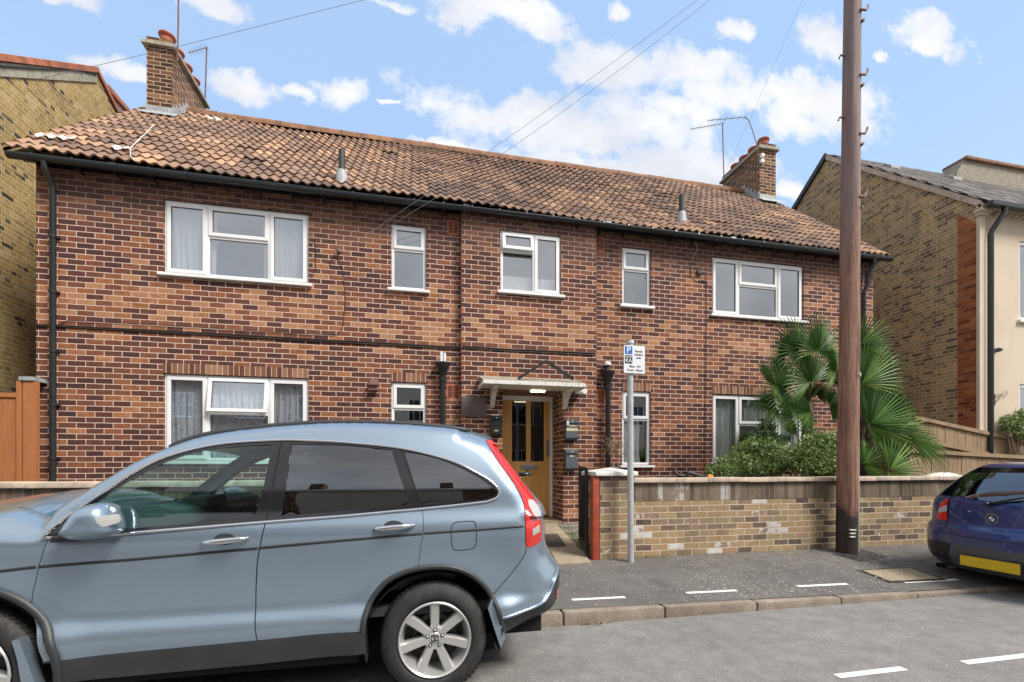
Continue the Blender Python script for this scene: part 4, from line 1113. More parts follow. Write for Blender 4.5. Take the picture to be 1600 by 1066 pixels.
def palm(label, base, hubs, trunk_top, seed):
    t = empty('fan_palm', base, label, 'palm', 'fan palms in the front garden'); r = random.Random(seed)
    m = MB(); tb = Vector(base); tt = trunk_top
    m.tube([tb, tb.lerp(tt, .5)+Vector((.02, 0, 0)), tt], [.09, .10, .07], 12)
    for i in range(180):
        f = r.random(); c = tb.lerp(tt, f); a = r.uniform(0, 6.28); o = Vector((math.cos(a), math.sin(a), 0))
        m.face([c+o*.08, c+o*.085+Vector((.02*math.cos(a+1.6), .02*math.sin(a+1.6), .02)), c+o*r.uniform(.12, .2)+Vector((0, 0, r.uniform(.04, .14)))])
    m.build('trunk', 'palm_fibre', t, smooth=True)
    m = MB(); mp = MB()
    for (px, py, dx, dz, rp, Y) in hubs:
        h = P(px, py, Y); tt_ = Y/(CT-(px-CX)/F*ST); sc = tt_/F
        fan(m, h, Vector((dx, r.uniform(-.35, .1), dz)), rp*sc*(1.28 if px < 1320 else 1.12), r, spread=r.uniform(82, 118), nseg=r.choice((30, 34, 38)), droop=r.uniform(.02, .22))
        mid = tt.lerp(h, .55)+Vector((0, 0, .05)); mp.tube([tt, mid, h], [.013, .010, .008], 6)
    m.build('fronds', 'palm_leaf', t, rnd=True); mp.build('leaf_stalks', 'petiole', t, smooth=True)
palm('fan palm with upright fans left of the pole, before the lower right window', tuple(P(1262, 742, 6.45)),
     [(1278, 549, 0, 1, 52, 6.2), (1251, 548, -.75, .75, 52, 6.3), (1306, 581, -.6, .7, 40, 6.3), (1266, 598, -.55, .75, 46, 6.1), (1300, 598, .3, .9, 38, 6.4), (1231, 611, -.95, .5, 50, 6.25),
      (1214, 637, -1, .1, 36, 6.2), (1268, 643, -1, .15, 48, 6.05), (1262, 578, -.2, 1, 36, 6.5), (1295, 633, .9, .2, 36, 6.3), (1240, 628, -.8, -.1, 34, 6.4), (1290, 560, .5, .8, 40, 6.6), (1225, 585, -.9, .5, 30, 6.5), (1275, 620, .2, .8, 30, 6.6), (1212, 600, -1, .35, 38, 6.3), (1228, 560, -.8, .6, 38, 6.35), (1240, 655, -.9, -.3, 34, 6.1)], P(1262, 628, 6.45), 11)
palm('right fan palm spreading over the garden wall, right of the pole', tuple(P(1362, 742, 6.1)),
     [(1341, 541, .75, .8, 54, 6.0), (1342, 566, 1, .25, 58, 6.2), (1344, 600, .95, .35, 68, 5.9), (1380, 618, 1, .2, 56, 6.1), (1358, 664, 1, .22, 82, 5.8), (1424, 686, 1, -.1, 56, 5.9),
      (1370, 688, 1, -.05, 56, 5.75), (1389, 735, 1, -.06, 60, 5.45), (1348, 726, 1, .05, 50, 5.6), (1355, 634, 1, .1, 62, 6.15), (1350, 580, .85, .6, 60, 6.3), (1390, 650, 1, .3, 60, 6.2), (1400, 672, 1, .1, 62, 6.05), (1362, 610, .9, .55, 50, 6.4), (1346, 700, .4, -.7, 34, 5.8), (1400, 700, .6, -.8, 28, 6.0)], P(1352, 665, 6.1), 12)
m = MB(); r = random.Random(4); h = P(1164, 694, 6.9); fan(m, h, Vector((-.8, -.1, .3)), .36, r, 110, 24); fan(m, P(1185, 700, 6.9), Vector((-.3, -.1, .9)), .3, r, 110, 24)
t = empty('fan_palm', tuple(P(1180, 742, 6.9)), 'small dark fan palm leaves low in front of the lower right window', 'palm', 'fan palms in the front garden'); m.build('fronds', 'palm_leaf', t, rnd=True)
m = MB(); m.tube([P(1180, 745, 6.9), P(1180, 702, 6.9)], [.02, .012], 6); m.build('trunk', 'palm_fibre', t)

def shrub(name, label, blobs, n, leaf, mat, base, seed, cat='shrub'):
    """blobs: px,py,rx_px,rz_px,Y,ry"""
    r = random.Random(seed); t = empty(name, base, label, cat)
    m = MB(); tot = sum(b[2]*b[3] for b in blobs)
    for b in blobs:
        c = P(b[0], b[1], b[4]); sc = b[4]/(CT-(b[0]-CX)/F*ST)/F; rx, rz = b[2]*sc, b[3]*sc; ry = b[5]
        for i in range(int(n*b[2]*b[3]/tot)):
            while True:
                d = Vector((r.gauss(0, 1), r.gauss(0, 1), r.gauss(0, 1)))
                if d.length > .1: break
            d.normalize(); rad = r.random()**.35*(1+.16*math.sin(d.x*7+seed)*math.cos(d.z*6)+.1*math.sin(d.x*17+d.z*13))
            p = c+Vector((d.x*rx*rad, d.y*ry*rad, d.z*rz*rad))
            u = Vector((r.gauss(0, 1), r.gauss(0, 1), r.gauss(0, 1)+.6)).normalized(); w = u.cross(Vector((r.gauss(0, 1), r.gauss(0, 1), r.gauss(0, 1)))).normalized()
            L = leaf*r.uniform(.6, 1.3); W = L*.22
            m.cr = min(1, max(0, r.gauss(.45, .22)+.1*(rad-.7)))
            for q in range(2):
                m.face([p, p+u*L*.5+w*W, p+u*L, p+u*L*.5-w*W])
                u2 = (u+w*r.choice((-1, 1))*.9).normalized(); w = u2.cross(w.cross(u)).normalized() if False else w; u = u2
    m.build('foliage', mat, t, rnd=True)
    m = MB()
    for b in blobs:
        c = P(b[0], b[1], b[4])
        for i in range(9):
            g = Vector(base)+Vector((r.uniform(-.1, .1), r.uniform(-.08, .08), 0)); e = c+Vector((r.uniform(-.2, .2), r.uniform(-.1, .1), r.uniform(-.1, .1)))
            m.tube([g, g.lerp(e, .5)+Vector((r.uniform(-.05, .05), 0, .03)), e], [.010, .007, .004], 5)
    m.build('stem', 'twig', t)
shrub('garden_shrub', 'low spreading green shrub behind the wall, left of the rounder shrub',
      [(1160, 728, 48, 20, 5.95, .3), (1205, 718, 44, 30, 6.0, .3), (1180, 705, 34, 20, 6.05, .25), (1130, 738, 26, 10, 5.85, .2)], 7500, .045, 'shrub_leaf', tuple(P(1180, 748, 6.0)), 21)
shrub('garden_shrub', 'rounded dense green shrub behind the wall, touching the telegraph pole',
      [(1280, 708, 42, 34, 5.75, .3), (1262, 722, 34, 26, 5.7, .25), (1300, 695, 26, 22, 5.75, .2), (1290, 730, 36, 18, 5.65, .2)], 8500, .040, 'shrub_leaf', tuple(P(1285, 748, 5.8)), 22)
shrub('rose_bush', 'dark leafy rose stem rising above the shrubs in front of the lower right window',
      [(1197, 668, 14, 14, 6.2, .12), (1190, 682, 22, 10, 6.2, .15), (1215, 688, 26, 10, 6.15, .15)], 1300, .045, 'rose_leaf', tuple(P(1200, 745, 6.2)), 23)
shrub('climbing_plant', 'yellow green climber hanging on the cream house wall at the right edge',
      [(1580, 664, 20, 16, 6.9, .15), (1596, 652, 14, 12, 6.9, .12), (1600, 680, 22, 12, 6.85, .12)], 1500, .05, 'shrub_leaf', tuple(P(1590, 740, 6.9)), 24)
# dried hydrangea by the soil pipe
t = empty('dried_plant', tuple(P(965, 748, 7.2)), 'leafless dry twiggy plant beside the right soil pipe', 'plant'); r = random.Random(31); m = MB()
b0 = P(967, 755, 7.2)
st_ = [b0, P(966, 720, 7.2), P(965, 695, 7.2)]; m.tube(st_, [.014, .011, .008], 6)
for i in range(46):
    a = P(965+r.uniform(-3, 3), r.uniform(690, 712), 7.2); dirx = r.uniform(-1, .75); up = r.uniform(-.15, 1)
    L = r.uniform(.08, .26); p1 = a+Vector((dirx*L, r.uniform(-.1, .1), up*L*.6)); p2 = p1+Vector((dirx*L*.5, r.uniform(-.08, .08), L*r.uniform(-.6, .2)))
    m.tube([a, p1, p2], [.004, .003, .002], 4)
    for q in range(5):
        c = p1.lerp(p2, r.random()); e = c+Vector((r.uniform(-.06, .06), r.uniform(-.05, .05), r.uniform(-.07, .05))); m.tube([c, e], .0018, 3)
m.build('twigs', 'twig', t)
# weeds beside gate
m = MB(); r = random.Random(41)
for i in range(240):
    f = r.random(); x = 2.12+f*.2+r.uniform(-.05, .25); y = 5.35+f*1.3; z = .2+.05*f; h = r.uniform(.02, .08); m.cr = r.uniform(.2, .8); a = r.uniform(-1, 1)
    m.face([(x-.008, y, z), (x+.008, y, z), (x+h*a, y-.02, z+h)])
tag(m.build('weeds', 'shrub_leaf', rnd=True), 'small green weeds growing between the slabs by the gate', 'weeds', kind='stuff')
# things lying on the wall: hose head, sack
t = empty('garden_hose', tuple(P(1075, 745, 5.5)), 'black and orange hose nozzle lying behind the wall coping beside the shrub', 'hose'); m = MB()
m.tube([P(1052, 736, 5.5), P(1060, 743, 5.5), P(1072, 744, 5.5), P(1080, 739, 5.5), P(1095, 744, 5.5), P(1110, 744, 5.5)], .018, 8); m.tube([P(1072, 745, 5.45), P(1078, 738, 5.45), P(1088, 745, 5.45)], .02, 8); m.build('hose', 'black_iron', t, smooth=True)
m = MB(); m.tube([P(1106, 744, 5.44), P(1113, 744.5, 5.44)], .022, 8); m.build('nozzle', 'orange_plastic', t)
m = MB(); r = random.Random(6); c = P(1474, 752, 5.62); n1, n2 = 20, 10
vs = []
for j in range(n2+1):
    for i in range(n1):
        a = 2*math.pi*i/n1; b = math.pi*j/n2; q = 1+.1*math.sin(3*a+2*b)+.06*math.sin(7*a)
        vs.append((c.x+.42*q*math.sin(b)*math.cos(a), c.y+.2*q*math.sin(b)*math.sin(a), c.z+.13*q*math.cos(b)))
m.faces(vs, [(j*n1+i, j*n1+(i+1) % n1, (j+1)*n1+(i+1) % n1, (j+1)*n1+i) for j in range(n2) for i in range(n1)])
tag(m.build('rubble_sack', 'sack', smooth=True), 'pale lumpy sack lying behind the garden wall near the blue car', 'sack')

# ------------------------------------------------------------------ neighbours
# left
XL = -6.35
lh = empty('neighbour_house', (XL, 8, 0), 'tall yellow stock brick gable house at the left edge behind the driveway fence', 'house')
ap = PX(150, 112, XL); fr = PX(0, 97, XL); kf = (ap.z-fr.z)/(ap.y-fr.y); bk = PX(189, 190, XL)
yf0 = 5.9; zf0 = ap.z-kf*(ap.y-yf0)
kb = (ap.z-bk.z)/(bk.y-ap.y); ybk = 15
zb0 = ap.z-kb*(ybk-ap.y)
m = MB(); m.face([(XL, yf0, 0), (XL, ybk, 0), (XL, ybk, zb0), (XL, ap.y, ap.z), (XL, yf0, zf0)]); m.face([(XL, yf0, 0), (XL, yf0, zf0), (-16, yf0, zf0), (-16, yf0, 0)])
m.build('wall', 'stock_brick', lh)
m = MB()
nb = [(XL+.0, yf0-.1, zf0-.08), (XL, ap.y, ap.z+.0)]
for k in range(14):
    a = Vector((XL, yf0-.1, zf0)).lerp(Vector((XL, ap.y, ap.z)), k/14); b = Vector((XL, yf0-.1, zf0)).lerp(Vector((XL, ap.y, ap.z)), (k+.97)/14)
    m.prismx([(a.y, a.z-.01), (b.y, b.z-.01), (b.y, b.z+.10), (a.y, a.z+.10)], XL-.25, XL+.05)
for k in range(7):
    A0, B0 = Vector((XL, ap.y, ap.z)), Vector((XL, 13.5, ap.z-kb*(13.5-ap.y)))
    a = A0.lerp(B0, k/7); b = A0.lerp(B0, (k+.97)/7); m.prismx([(a.y, a.z-.01), (b.y, b.z-.01), (b.y, b.z+.08), (a.y, a.z+.08)], XL-.25, XL+.045)
m.build('verge', 'clay_verge', lh)
m = MB(); m.face([(XL, yf0-.1, zf0+.02), (-16, yf0-.1, zf0+.02), (-16, ap.y, ap.z+.02), (XL, ap.y, ap.z+.02)]); m.face([(XL-.02, ybk, zb0), (-16, ybk, zb0), (-16, ap.y, ap.z), (XL-.02, ap.y, ap.z)]); m.build('roof', 'slate', lh)
m = MB()     # cement band under the verge
A0, B0 = Vector((XL, yf0, zf0)), Vector((XL, ap.y, ap.z))
m.prismx([(A0.y, A0.z-.22), (B0.y, B0.z-.22), (B0.y, B0.z-.01), (A0.y, A0.z-.01)], XL-.02, XL+.02); m.build('verge_mortar', 'cement', lh)
m = MB(); m.tube([PX(0, 103, XL+.03), PX(70, 108, XL+.03), PX(120, 108, XL+.03), PX(150, 116, XL+.03)], .015, 6); m.build('cable', 'cable', lh)
# dormer behind
d1, d2 = PX(163, 138, XL-.3), PX(206, 187, XL-.3)
m = MB(); m.prismx([(d1.y, d1.z), (d2.y, d2.z), (d2.y, d2.z-1.5), (d1.y, d2.z-1.5)], XL-1.2, XL-.3); m.build('dormer', 'white_stone', lh)
m = MB(); m.prismx([(d1.y, d1.z), (d2.y, d2.z), (d2.y, d2.z+.1), (d1.y, d1.z+.1)], XL-1.3, XL-.22); m.build('dormer_verge', 'clay_verge', lh)
# left fence / gate
fy = 7.35
t = empty('side_gate', tuple(G(10, 760, .2)), 'orange stained close board side gate at the left of the brick house', 'gate')
xa, xb = X_(-80, fy), X_(28, fy); z1 = Z_(10, 614, fy)
m = MB(); x = xa
while x < xb-.02:
    w_ = .098; m.box(x, min(x+w_-.004, xb), fy, fy+.02, .2, z1-.06, .002); x += w_
m.build('boards', 'fence_orange', t)
m = MB(); m.box(xa, xb, fy-.02, fy+.04, z1-.06, z1, .004); m.build('rail', 'fence_orange', t)
m = MB(); m.box(X_(28, fy), X_(35, fy), fy-.03, fy+.06, .2, Z_(30, 596, fy), .004); m.box(X_(35.3, fy-.02), X_(55, fy-.02), fy-.02, fy+.06, .2, Z_(40, 596, fy), .003); m.build('post', 'fence_orange', t)
m = MB(); m.box(X_(33, fy), X_(56, fy), fy-.04, fy+.2, Z_(40, 595, fy), Z_(40, 589, fy)); m.build('post_cap', 'lead', t)
# right house
XR = 11.3
rh = empty('neighbour_house', (XR, 7.1, 0), 'yellow stock brick gable house with a cream rendered front at the right edge', 'house')
pf = PX(1527, 312, XR); pa = PX(1292, 243, XR); YRF = pf.y
kf = (pa.z-pf.z)/(pa.y-pf.y); pbk = PX(1245, 320, XR); kb = (pa.z-pbk.z)/(pbk.y-pa.y); ye = 14.5
m = MB(); m.face([(XR, YRF+.35, 0), (XR, ye, 0), (XR, ye, pa.z-kb*(ye-pa.y)), (XR, pa.y, pa.z), (XR, YRF+.35, pf.z+kf*.35)]); m.build('wall', 'stock_brick_dark', rh)
m = MB(); m.face([(XR, YRF, 0), (XR, YRF+.35, 0), (XR, YRF+.35, pf.z-.42+kf*.35), (XR, YRF, pf.z-.5)])
m.build('quoins', 'quoin_brick', rh)
m = MB(); m.face([(XR, YRF, pf.z-.5), (XR, YRF+.35, pf.z-.42+kf*.35), (XR, YRF+.35, pf.z+kf*.35), (XR, YRF, pf.z)])
holesR = [(X_(1593, YRF), X_(1593, YRF)+1.3, Z_(1593, 500, YRF), Z_(1593, 376, YRF)), (X_(1593, YRF), X_(1593, YRF)+1.3, Z_(1593, 672, YRF), Z_(1593, 600, YRF))]
m.build('wall_corner', 'stock_brick_dark', rh)
m = MB(); holed_wall(m, XR, 20, 0, pf.z-.02, YRF, holesR, .12)
m.box(XR-.03, X_(1540, YRF-.06), YRF-.06, YRF-.002, 0, pf.z-.28)
m.build('render', 'render_cream', rh)
m = MB(); m.box(XR-.10, X_(1546, YRF-.1)+.05, YRF-.14, YRF, pf.z-.30, pf.z-.24, .01); m.box(XR-.07, X_(1546, YRF-.1), YRF-.1, YRF, pf.z-.36, pf.z-.30, .01)
m.box(XR-.05, 20, YRF-.12, YRF-.004, pf.z-.20, pf.z-.13, .01)
for i in range(20): m.box(XR+.45+i*.16, XR+.53+i*.16, YRF-.09, YRF-.003, pf.z-.28, pf.z-.2, .004)
m.build('cornice', 'render_cream', rh)
m = MB()
for h in holesR: m.ring(h[0], h[1], h[2], h[3], .07, YRF+.03, YRF+.09); m.box(h[0]-.06, h[1], YRF-.06, YRF+.03, h[2]-.06, h[2]-.001, .006); m.box((h[0]+h[1])/2-.03, (h[0]+h[1])/2+.03, YRF+.035, YRF+.085, h[2]+.07, h[3]-.07)
ww = m.build('window', 'upvc', rh)
m = MB()
for h in holesR: m.box(h[0]+.07, h[1]-.07, YRF+.06, YRF+.066, h[2]+.07, h[3]-.07)
m.build('pane', 'window_glass', ww)
m = MB()
for h in holesR: m.face([(h[0]-.2, YRF+.5, h[2]-.2), (h[1]+.2, YRF+.5, h[2]-.2), (h[1]+.2, YRF+.5, h[3]+.2), (h[0]-.2, YRF+.5, h[3]+.2)])
m.build('room_lining', 'interior_grey', rh)
m = MB(); o_ = .10
m.face([(XR-.06, YRF-.2, pf.z-kf*.2+.04), (20, YRF-.2, pf.z-kf*.2+.04), (20, pa.y, pa.z+.04), (XR-.06, pa.y, pa.z+.04)])
m.face([(XR-.06, pa.y, pa.z+.04), (20, pa.y, pa.z+.04), (20, ye, pa.z-kb*(ye-pa.y)+.04), (XR-.06, ye, pa.z-kb*(ye-pa.y)+.04)])
r = random.Random(8)
L = math.hypot(pa.y-YRF+.2, pa.z-pf.z+kf*.2)
for j in range(22):
    for i in range(34):
        x0 = XR-.05+i*.25+(j % 2)*.125; f0, f1 = j/22, (j+1.1)/22
        ya_, yb_ = YRF-.2, pa.y; za_, zb_ = pf.z-kf*.2+.05, pa.z+.05
        jz = r.uniform(0, .012); lift = .018
        q = [(x0, ya_+(yb_-ya_)*f0, za_+(zb_-za_)*f0+lift+jz), (x0+.245, ya_+(yb_-ya_)*f0, za_+(zb_-za_)*f0+lift+jz), (x0+.245, ya_+(yb_-ya_)*min(f1, 1), za_+(zb_-za_)*min(f1, 1)+.004), (x0, ya_+(yb_-ya_)*min(f1, 1), za_+(zb_-za_)*min(f1, 1)+.004)]
        m.face(q); m.face([q[0], q[1], (q[1][0], q[1][1], q[1][2]-.015), (q[0][0], q[0][1], q[0][2]-.015)])
m.build('roof', 'slate', rh)
m = MB(); m.prismx([(YRF-.1, pf.z-kf*.1-.13), (pa.y, pa.z-.12), (pa.y, pa.z+.02), (YRF-.1, pf.z-kf*.1+.01)], XR-.05, XR-.003); m.build('verge', 'coping', rh)
m = MB(); m.prismx([(pa.y, pa.z-.1), (ye, pa.z-kb*(ye-pa.y)-.1), (ye, pa.z-kb*(ye-pa.y)+.06), (pa.y, pa.z+.06)], XR-.08, XR-.004); m.build('barge_board', 'black_plastic', rh)
m = MB(); m.box(XR-.05, 20, YRF-.30, YRF-.18, pf.z-kf*.2-.08, pf.z-kf*.2+.03, .02); m.build('gutter', 'black_plastic', rh)
xd = X_(1548, YRF-.1); zg_ = pf.z-kf*.2-.05; xg = xd+.14
m = MB(); m.tube([(xg, YRF-.24, zg_), (xg, YRF-.24, zg_-.12), (xd+.02, YRF-.12, zg_-.42), (xd, YRF-.1, zg_-.5), (xd, YRF-.1, .2)], .05, 12); m.build('downpipe', 'black_plastic', rh, smooth=True, auto=50)
# party parapet and flue behind on the roof
q0, q1, q2 = P(1487, 272, 9.4), P(1506, 250, 9.9), P(1600, 265, 9.9)
m = MB(); zpp = q1.z
xa_, xb_ = q1.x, 22
m.prism([(xa_-.28, zpp-.45), (xa_, zpp), (xb_, zpp), (xb_, zpp-1.3), (xa_-.28, zpp-1.3)], 9.9, 10.4); m.build('parapet', 'felt', rh)
m = MB(); m.box(xa_, xb_, 9.82, 10.45, zpp, zpp+.09, .02); m.build('parapet_coping', 'ridge_clay', rh)
c = P(1578, 262, 9.6); m = MB(); m.tube([(c.x, 10.1, c.z-.1), (c.x, 10.1, c.z+.3)], .06, 12); m.tube([(c.x, 10.1, c.z+.3), (c.x, 10.1, c.z+.36)], .1, 12); m.build('flue', 'cladding', rh, smooth=True, auto=40)
for fx, fr_ in ((1.15, .78), (3.0, .72)):
    yv = YRF+(pa.y-YRF)*fr_; zv = pf.z+(pa.z-pf.z)*fr_
    m = MB(); m.faces([(XR+fx, yv-.1, zv-.02+.0), (XR+fx+.3, yv-.1, zv-.02), (XR+fx+.3, yv+.12, zv+.2), (XR+fx, yv+.12, zv+.2), (XR+fx, yv-.1, zv+.05), (XR+fx+.3, yv-.1, zv+.05), (XR+fx+.3, yv+.12, zv+.24), (XR+fx, yv+.12, zv+.24)], [(0, 1, 5, 4), (4, 5, 6, 7), (0, 4, 7, 3), (1, 2, 6, 5)]); m.build('roof_vent', 'lead', rh)
# curly bracket and camera
m = MB(); c = P(1554, 625, YRF-.02); pts = [(c.x, YRF-.02, c.z-.12), (c.x, YRF-.02, c.z+.12)]
m.tube(pts, .01, 6); m.tube([(c.x, YRF-.03, c.z+.09), (c.x+.18, YRF-.03, c.z+.12), (c.x+.30, YRF-.03, c.z+.2), (c.x+.33, YRF-.03, c.z+.12), (c.x+.28, YRF-.03, c.z+.09)], .008, 6); m.tube([(c.x, YRF-.03, c.z-.07), (c.x+.1, YRF-.03, c.z+.02), (c.x+.2, YRF-.03, c.z+.1)], .008, 6)
tag(m.build('basket_bracket', 'black_iron'), 'black curled iron hanging basket bracket on the cream wall', 'bracket')
t = empty('security_camera', tuple(P(1558, 547, YRF-.05)), 'small dome camera beside the downpipe on the cream wall', 'camera'); c = P(1559, 547, YRF-.05)
m = MB(); m.lathe((c.x, YRF-.09, c.z), [(0, -.04), (.03, -.03), (.045, 0), (.045, .09)], 'y', 14); m.build('housing', 'mail_grey', t, smooth=True); m = MB(); m.tube([(c.x-.2, YRF-.02, c.z+.03), (c.x, YRF-.02, c.z+.02)], .006, 5); m.build('lead_cable', 'cable', t)
# fences on the right
def fence(label, pts, Y, zbot):
    t = empty('timber_fence', tuple(P(pts[0][0], 745, Y)), label, 'fence', 'brown close board fences at the right')
    A, B = P(*pts[0], Y), P(*pts[1], Y); m = MB(); x = A.x
    r = random.Random(int(Y*100))
    while x < B.x:
        f = (x-A.x)/(B.x-A.x); z = A.z+(B.z-A.z)*f; w_ = .105; j = r.uniform(-.004, .004)
        m.box(x, x+w_-.006, Y+j, Y+.018+j, zbot, z, .003); x += w_
    m.build('boards', 'fence_brown', t)
    m = MB()
    for dz_ in (0, -.42):
        bar(m, A+Vector((0, 0, dz_)), B+Vector((0, 0, dz_)), .035, Y-.04, Y+.05)
    m.build('rail', 'fence_brown', t)
    m = MB()
    for f in (.0, .33, .66, 1): 
        p_ = A.lerp(B, f); m.box(p_.x-.045, p_.x+.045, Y+.02, Y+.11, zbot, p_.z-.02)
    m.build('post', 'fence_brown', t)
fence('rear brown fence with a sloping top rail below the gable wall', [(1425, 652), (1640, 699)], 7.0, .2)
fence('front low brown board fence behind the sack and the blue car', [(1392, 703), (1640, 717)], 6.6, .2)

# ------------------------------------------------------------------ aerials
def aerial(label, mast, boom, r=.012, n=9, el=.12, Y=10.2):
    t = empty('tv_aerial', mast[0], label, 'aerial', 'television aerials on the chimneys')
    m = MB(); m.tube(mast, r, 6); m.build('mast', 'rust_metal', t)
    if boom:
        a, b = boom; m = MB(); m.tube([a, b], .008, 5)
        for i in range(n):
            p = a.lerp(b, (i+.2)/n); h = el*(1-.4*i/n); m.tube([p+Vector((0, -h, -.0)), p+Vector((0, h, 0))], .0035, 4); m.tube([p+Vector((0, 0, -.02)), p+Vector((0, 0, .02))], .005, 4)
        m.build('antenna', 'rust_metal', t)
    return t
aerial('thin rusty mast rising out of the photo from the left chimney', [P(277, 96, 10.12), P(278.5, 40, 10.12), P(279, -30, 10.12)], None, .016)
aerial('small aerial behind the left chimney with a short boom', [P(320, 172, 11.68), P(323, 74, 11.68)], (P(324, 74, 11.68), P(294, 83, 11.2)), .016, 8)
aerial('straight mast aerial on the left side of the right chimney', [P(1131, 276, 11.7), P(1129, 194, 11.7)], (P(1131, 193, 11.7), P(1078, 202, 11.7)), .016, 9)
aerial('bent mast aerial on the front of the right chimney with a longer boom', [P(1187, 254, 10.05), P(1182, 225, 10.05), P(1176, 205, 10.05), P(1170, 188, 10.05), P(1164, 184, 10.05)], (P(1166, 183, 10.05), P(1105, 188.5, 10.05)), .010, 6)
for yy, w1, lab in ((243, .03, 'upper of two small white junction boxes on the right chimney'), (252, .05, 'lower of two small white junction boxes on the right chimney')):
    m = MB(); c = P(1190.5, yy, 10.1); m.box(c.x-w1, c.x+.05, 10.06, 10.14, c.z-.05, c.z+.035, .01)
    tag(m.build('junction_box', 'sign_white'), lab, 'junction box')
# ------------------------------------------------------------------ opposite terrace (seen in reflections)
def opp(x0, x1, mat, seed, label, h=6.0):
    t = empty('terraced_house', (x0, -9.0, 0), label, 'house', 'terrace across the street seen in reflections'); r = random.Random(seed)
    holes = []; wd = (x1-x0)
    for zz in (1.0, 3.6):
        for f in (.14, .62): holes.append((x0+wd*f, x0+wd*(f+.24), zz, zz+1.2))
    m = MB(); holed_wall(m, x0, x1, 0, h, -9.0, holes, -.12); m.face([(x0, -9, 0), (x0, -16, 0), (x0, -16, h), (x0, -12.5, h+2), (x0, -9, h)]); m.face([(x1, -9, 0), (x1, -16, 0), (x1, -16, h), (x1, -12.5, h+2), (x1, -9, h)]); m.build('wall', mat, t)
    m = MB(); m.face([(x0, -8.8, h), (x1, -8.8, h), (x1, -12.5, h+2), (x0, -12.5, h+2)]); m.face([(x0, -16, h), (x1, -16, h), (x1, -12.5, h+2), (x0, -12.5, h+2)]); m.build('roof', 'slate', t)
    m = MB()
    for hh in holes:
        m.ring(hh[0], hh[1], hh[2], hh[3], .07, -9.1, -9.05)
        for k in range(1, 4): m.box(hh[0]+(hh[1]-hh[0])*k/4-.015, hh[0]+(hh[1]-hh[0])*k/4+.015, -9.095, -9.055, hh[2], hh[3])
        m.box(hh[0], hh[1], -9.094, -9.056, (hh[2]+hh[3])/2-.015, (hh[2]+hh[3])/2+.015)
    w_ = m.build('window', 'upvc', t); m = MB()
    for hh in holes: m.box(hh[0], hh[1], -9.12, -9.11, hh[2], hh[3])
    m.build('pane', 'gloss_black', w_)
    m = MB(); m.box(x1-.5, x1, -13, -12, h+1, h+3); m.build('chimney', 'chimney_brick', t)
for i, (a, b, mt) in enumerate(((-16, -9.5, 'chimney_brick'), (-9.5, -3.6, 'chimney_brick'), (-3.6, 1.5, 'render_cream'), (1.5, 7.5, 'chimney_brick'), (7.5, 14, 'render_cream'), (14, 20, 'chimney_brick'))):
    opp(a, b, mt, i, ('first', 'second', 'third', 'fourth', 'fifth', 'sixth')[i]+' house of the terrace across the street')
#CARS-BEGIN
# ------------------------------------------------------------------ cars
def cr(pts, n=8, closed=False):
    """Catmull-Rom through 2D points"""
    P_ = [Vector((p[0], p[1])) for p in pts]; out = []
    for i in range(len(P_)-1):
        p0 = P_[max(i-1, 0)]; p1 = P_[i]; p2 = P_[i+1]; p3 = P_[min(i+2, len(P_)-1)]
        for k in range(n):
            t = k/n; out.append(.5*((2*p1)+(p2-p0)*t+(2*p0-5*p1+4*p2-p3)*t*t+(3*p1-p0-3*p2+p3)*t**3))
    out.append(P_[-1]); return [(q.x, q.y) for q in out]
def inpoly(x, y, poly):
    c = False; j = len(poly)-1
    for i in range(len(poly)):
        xi, yi = poly[i]; xj, yj = poly[j]
        if (yi > y) != (yj > y) and x < (xj-xi)*(y-yi)/(yj-yi)+xi: c = not c
        j = i
    return c
def area(poly): return .5*sum(poly[i][0]*poly[(i+1) % len(poly)][1]-poly[(i+1) % len(poly)][0]*poly[i][1] for i in range(len(poly)))
def shrink(poly, d):
    s = 1 if area(poly) > 0 else -1; n = len(poly); out = []
    for i in range(n):
        a, b, c = Vector(poly[i-1]), Vector(poly[i]), Vector(poly[(i+1) % n])
        e1 = (b-a).normalized(); e2 = (c-b).normalized(); nn = Vector((-(e1.y+e2.y), e1.x+e2.x))*s
        if nn.length < 1e-6: out.append((b.x, b.y)); continue
        nn.normalize(); kk = max(.5, nn.dot(Vector((-e1.y, e1.x))*s)); out.append(tuple(b+nn*(d/kk)))
    return out
def dens(poly, step):
    out = []; n = len(poly)
    for i in range(n):
        a, b = Vector(poly[i]), Vector(poly[(i+1) % n]); k = max(1, int((b-a).length/step))
        for q in range(k): out.append(tuple(a.lerp(b, q/k)))
    return out
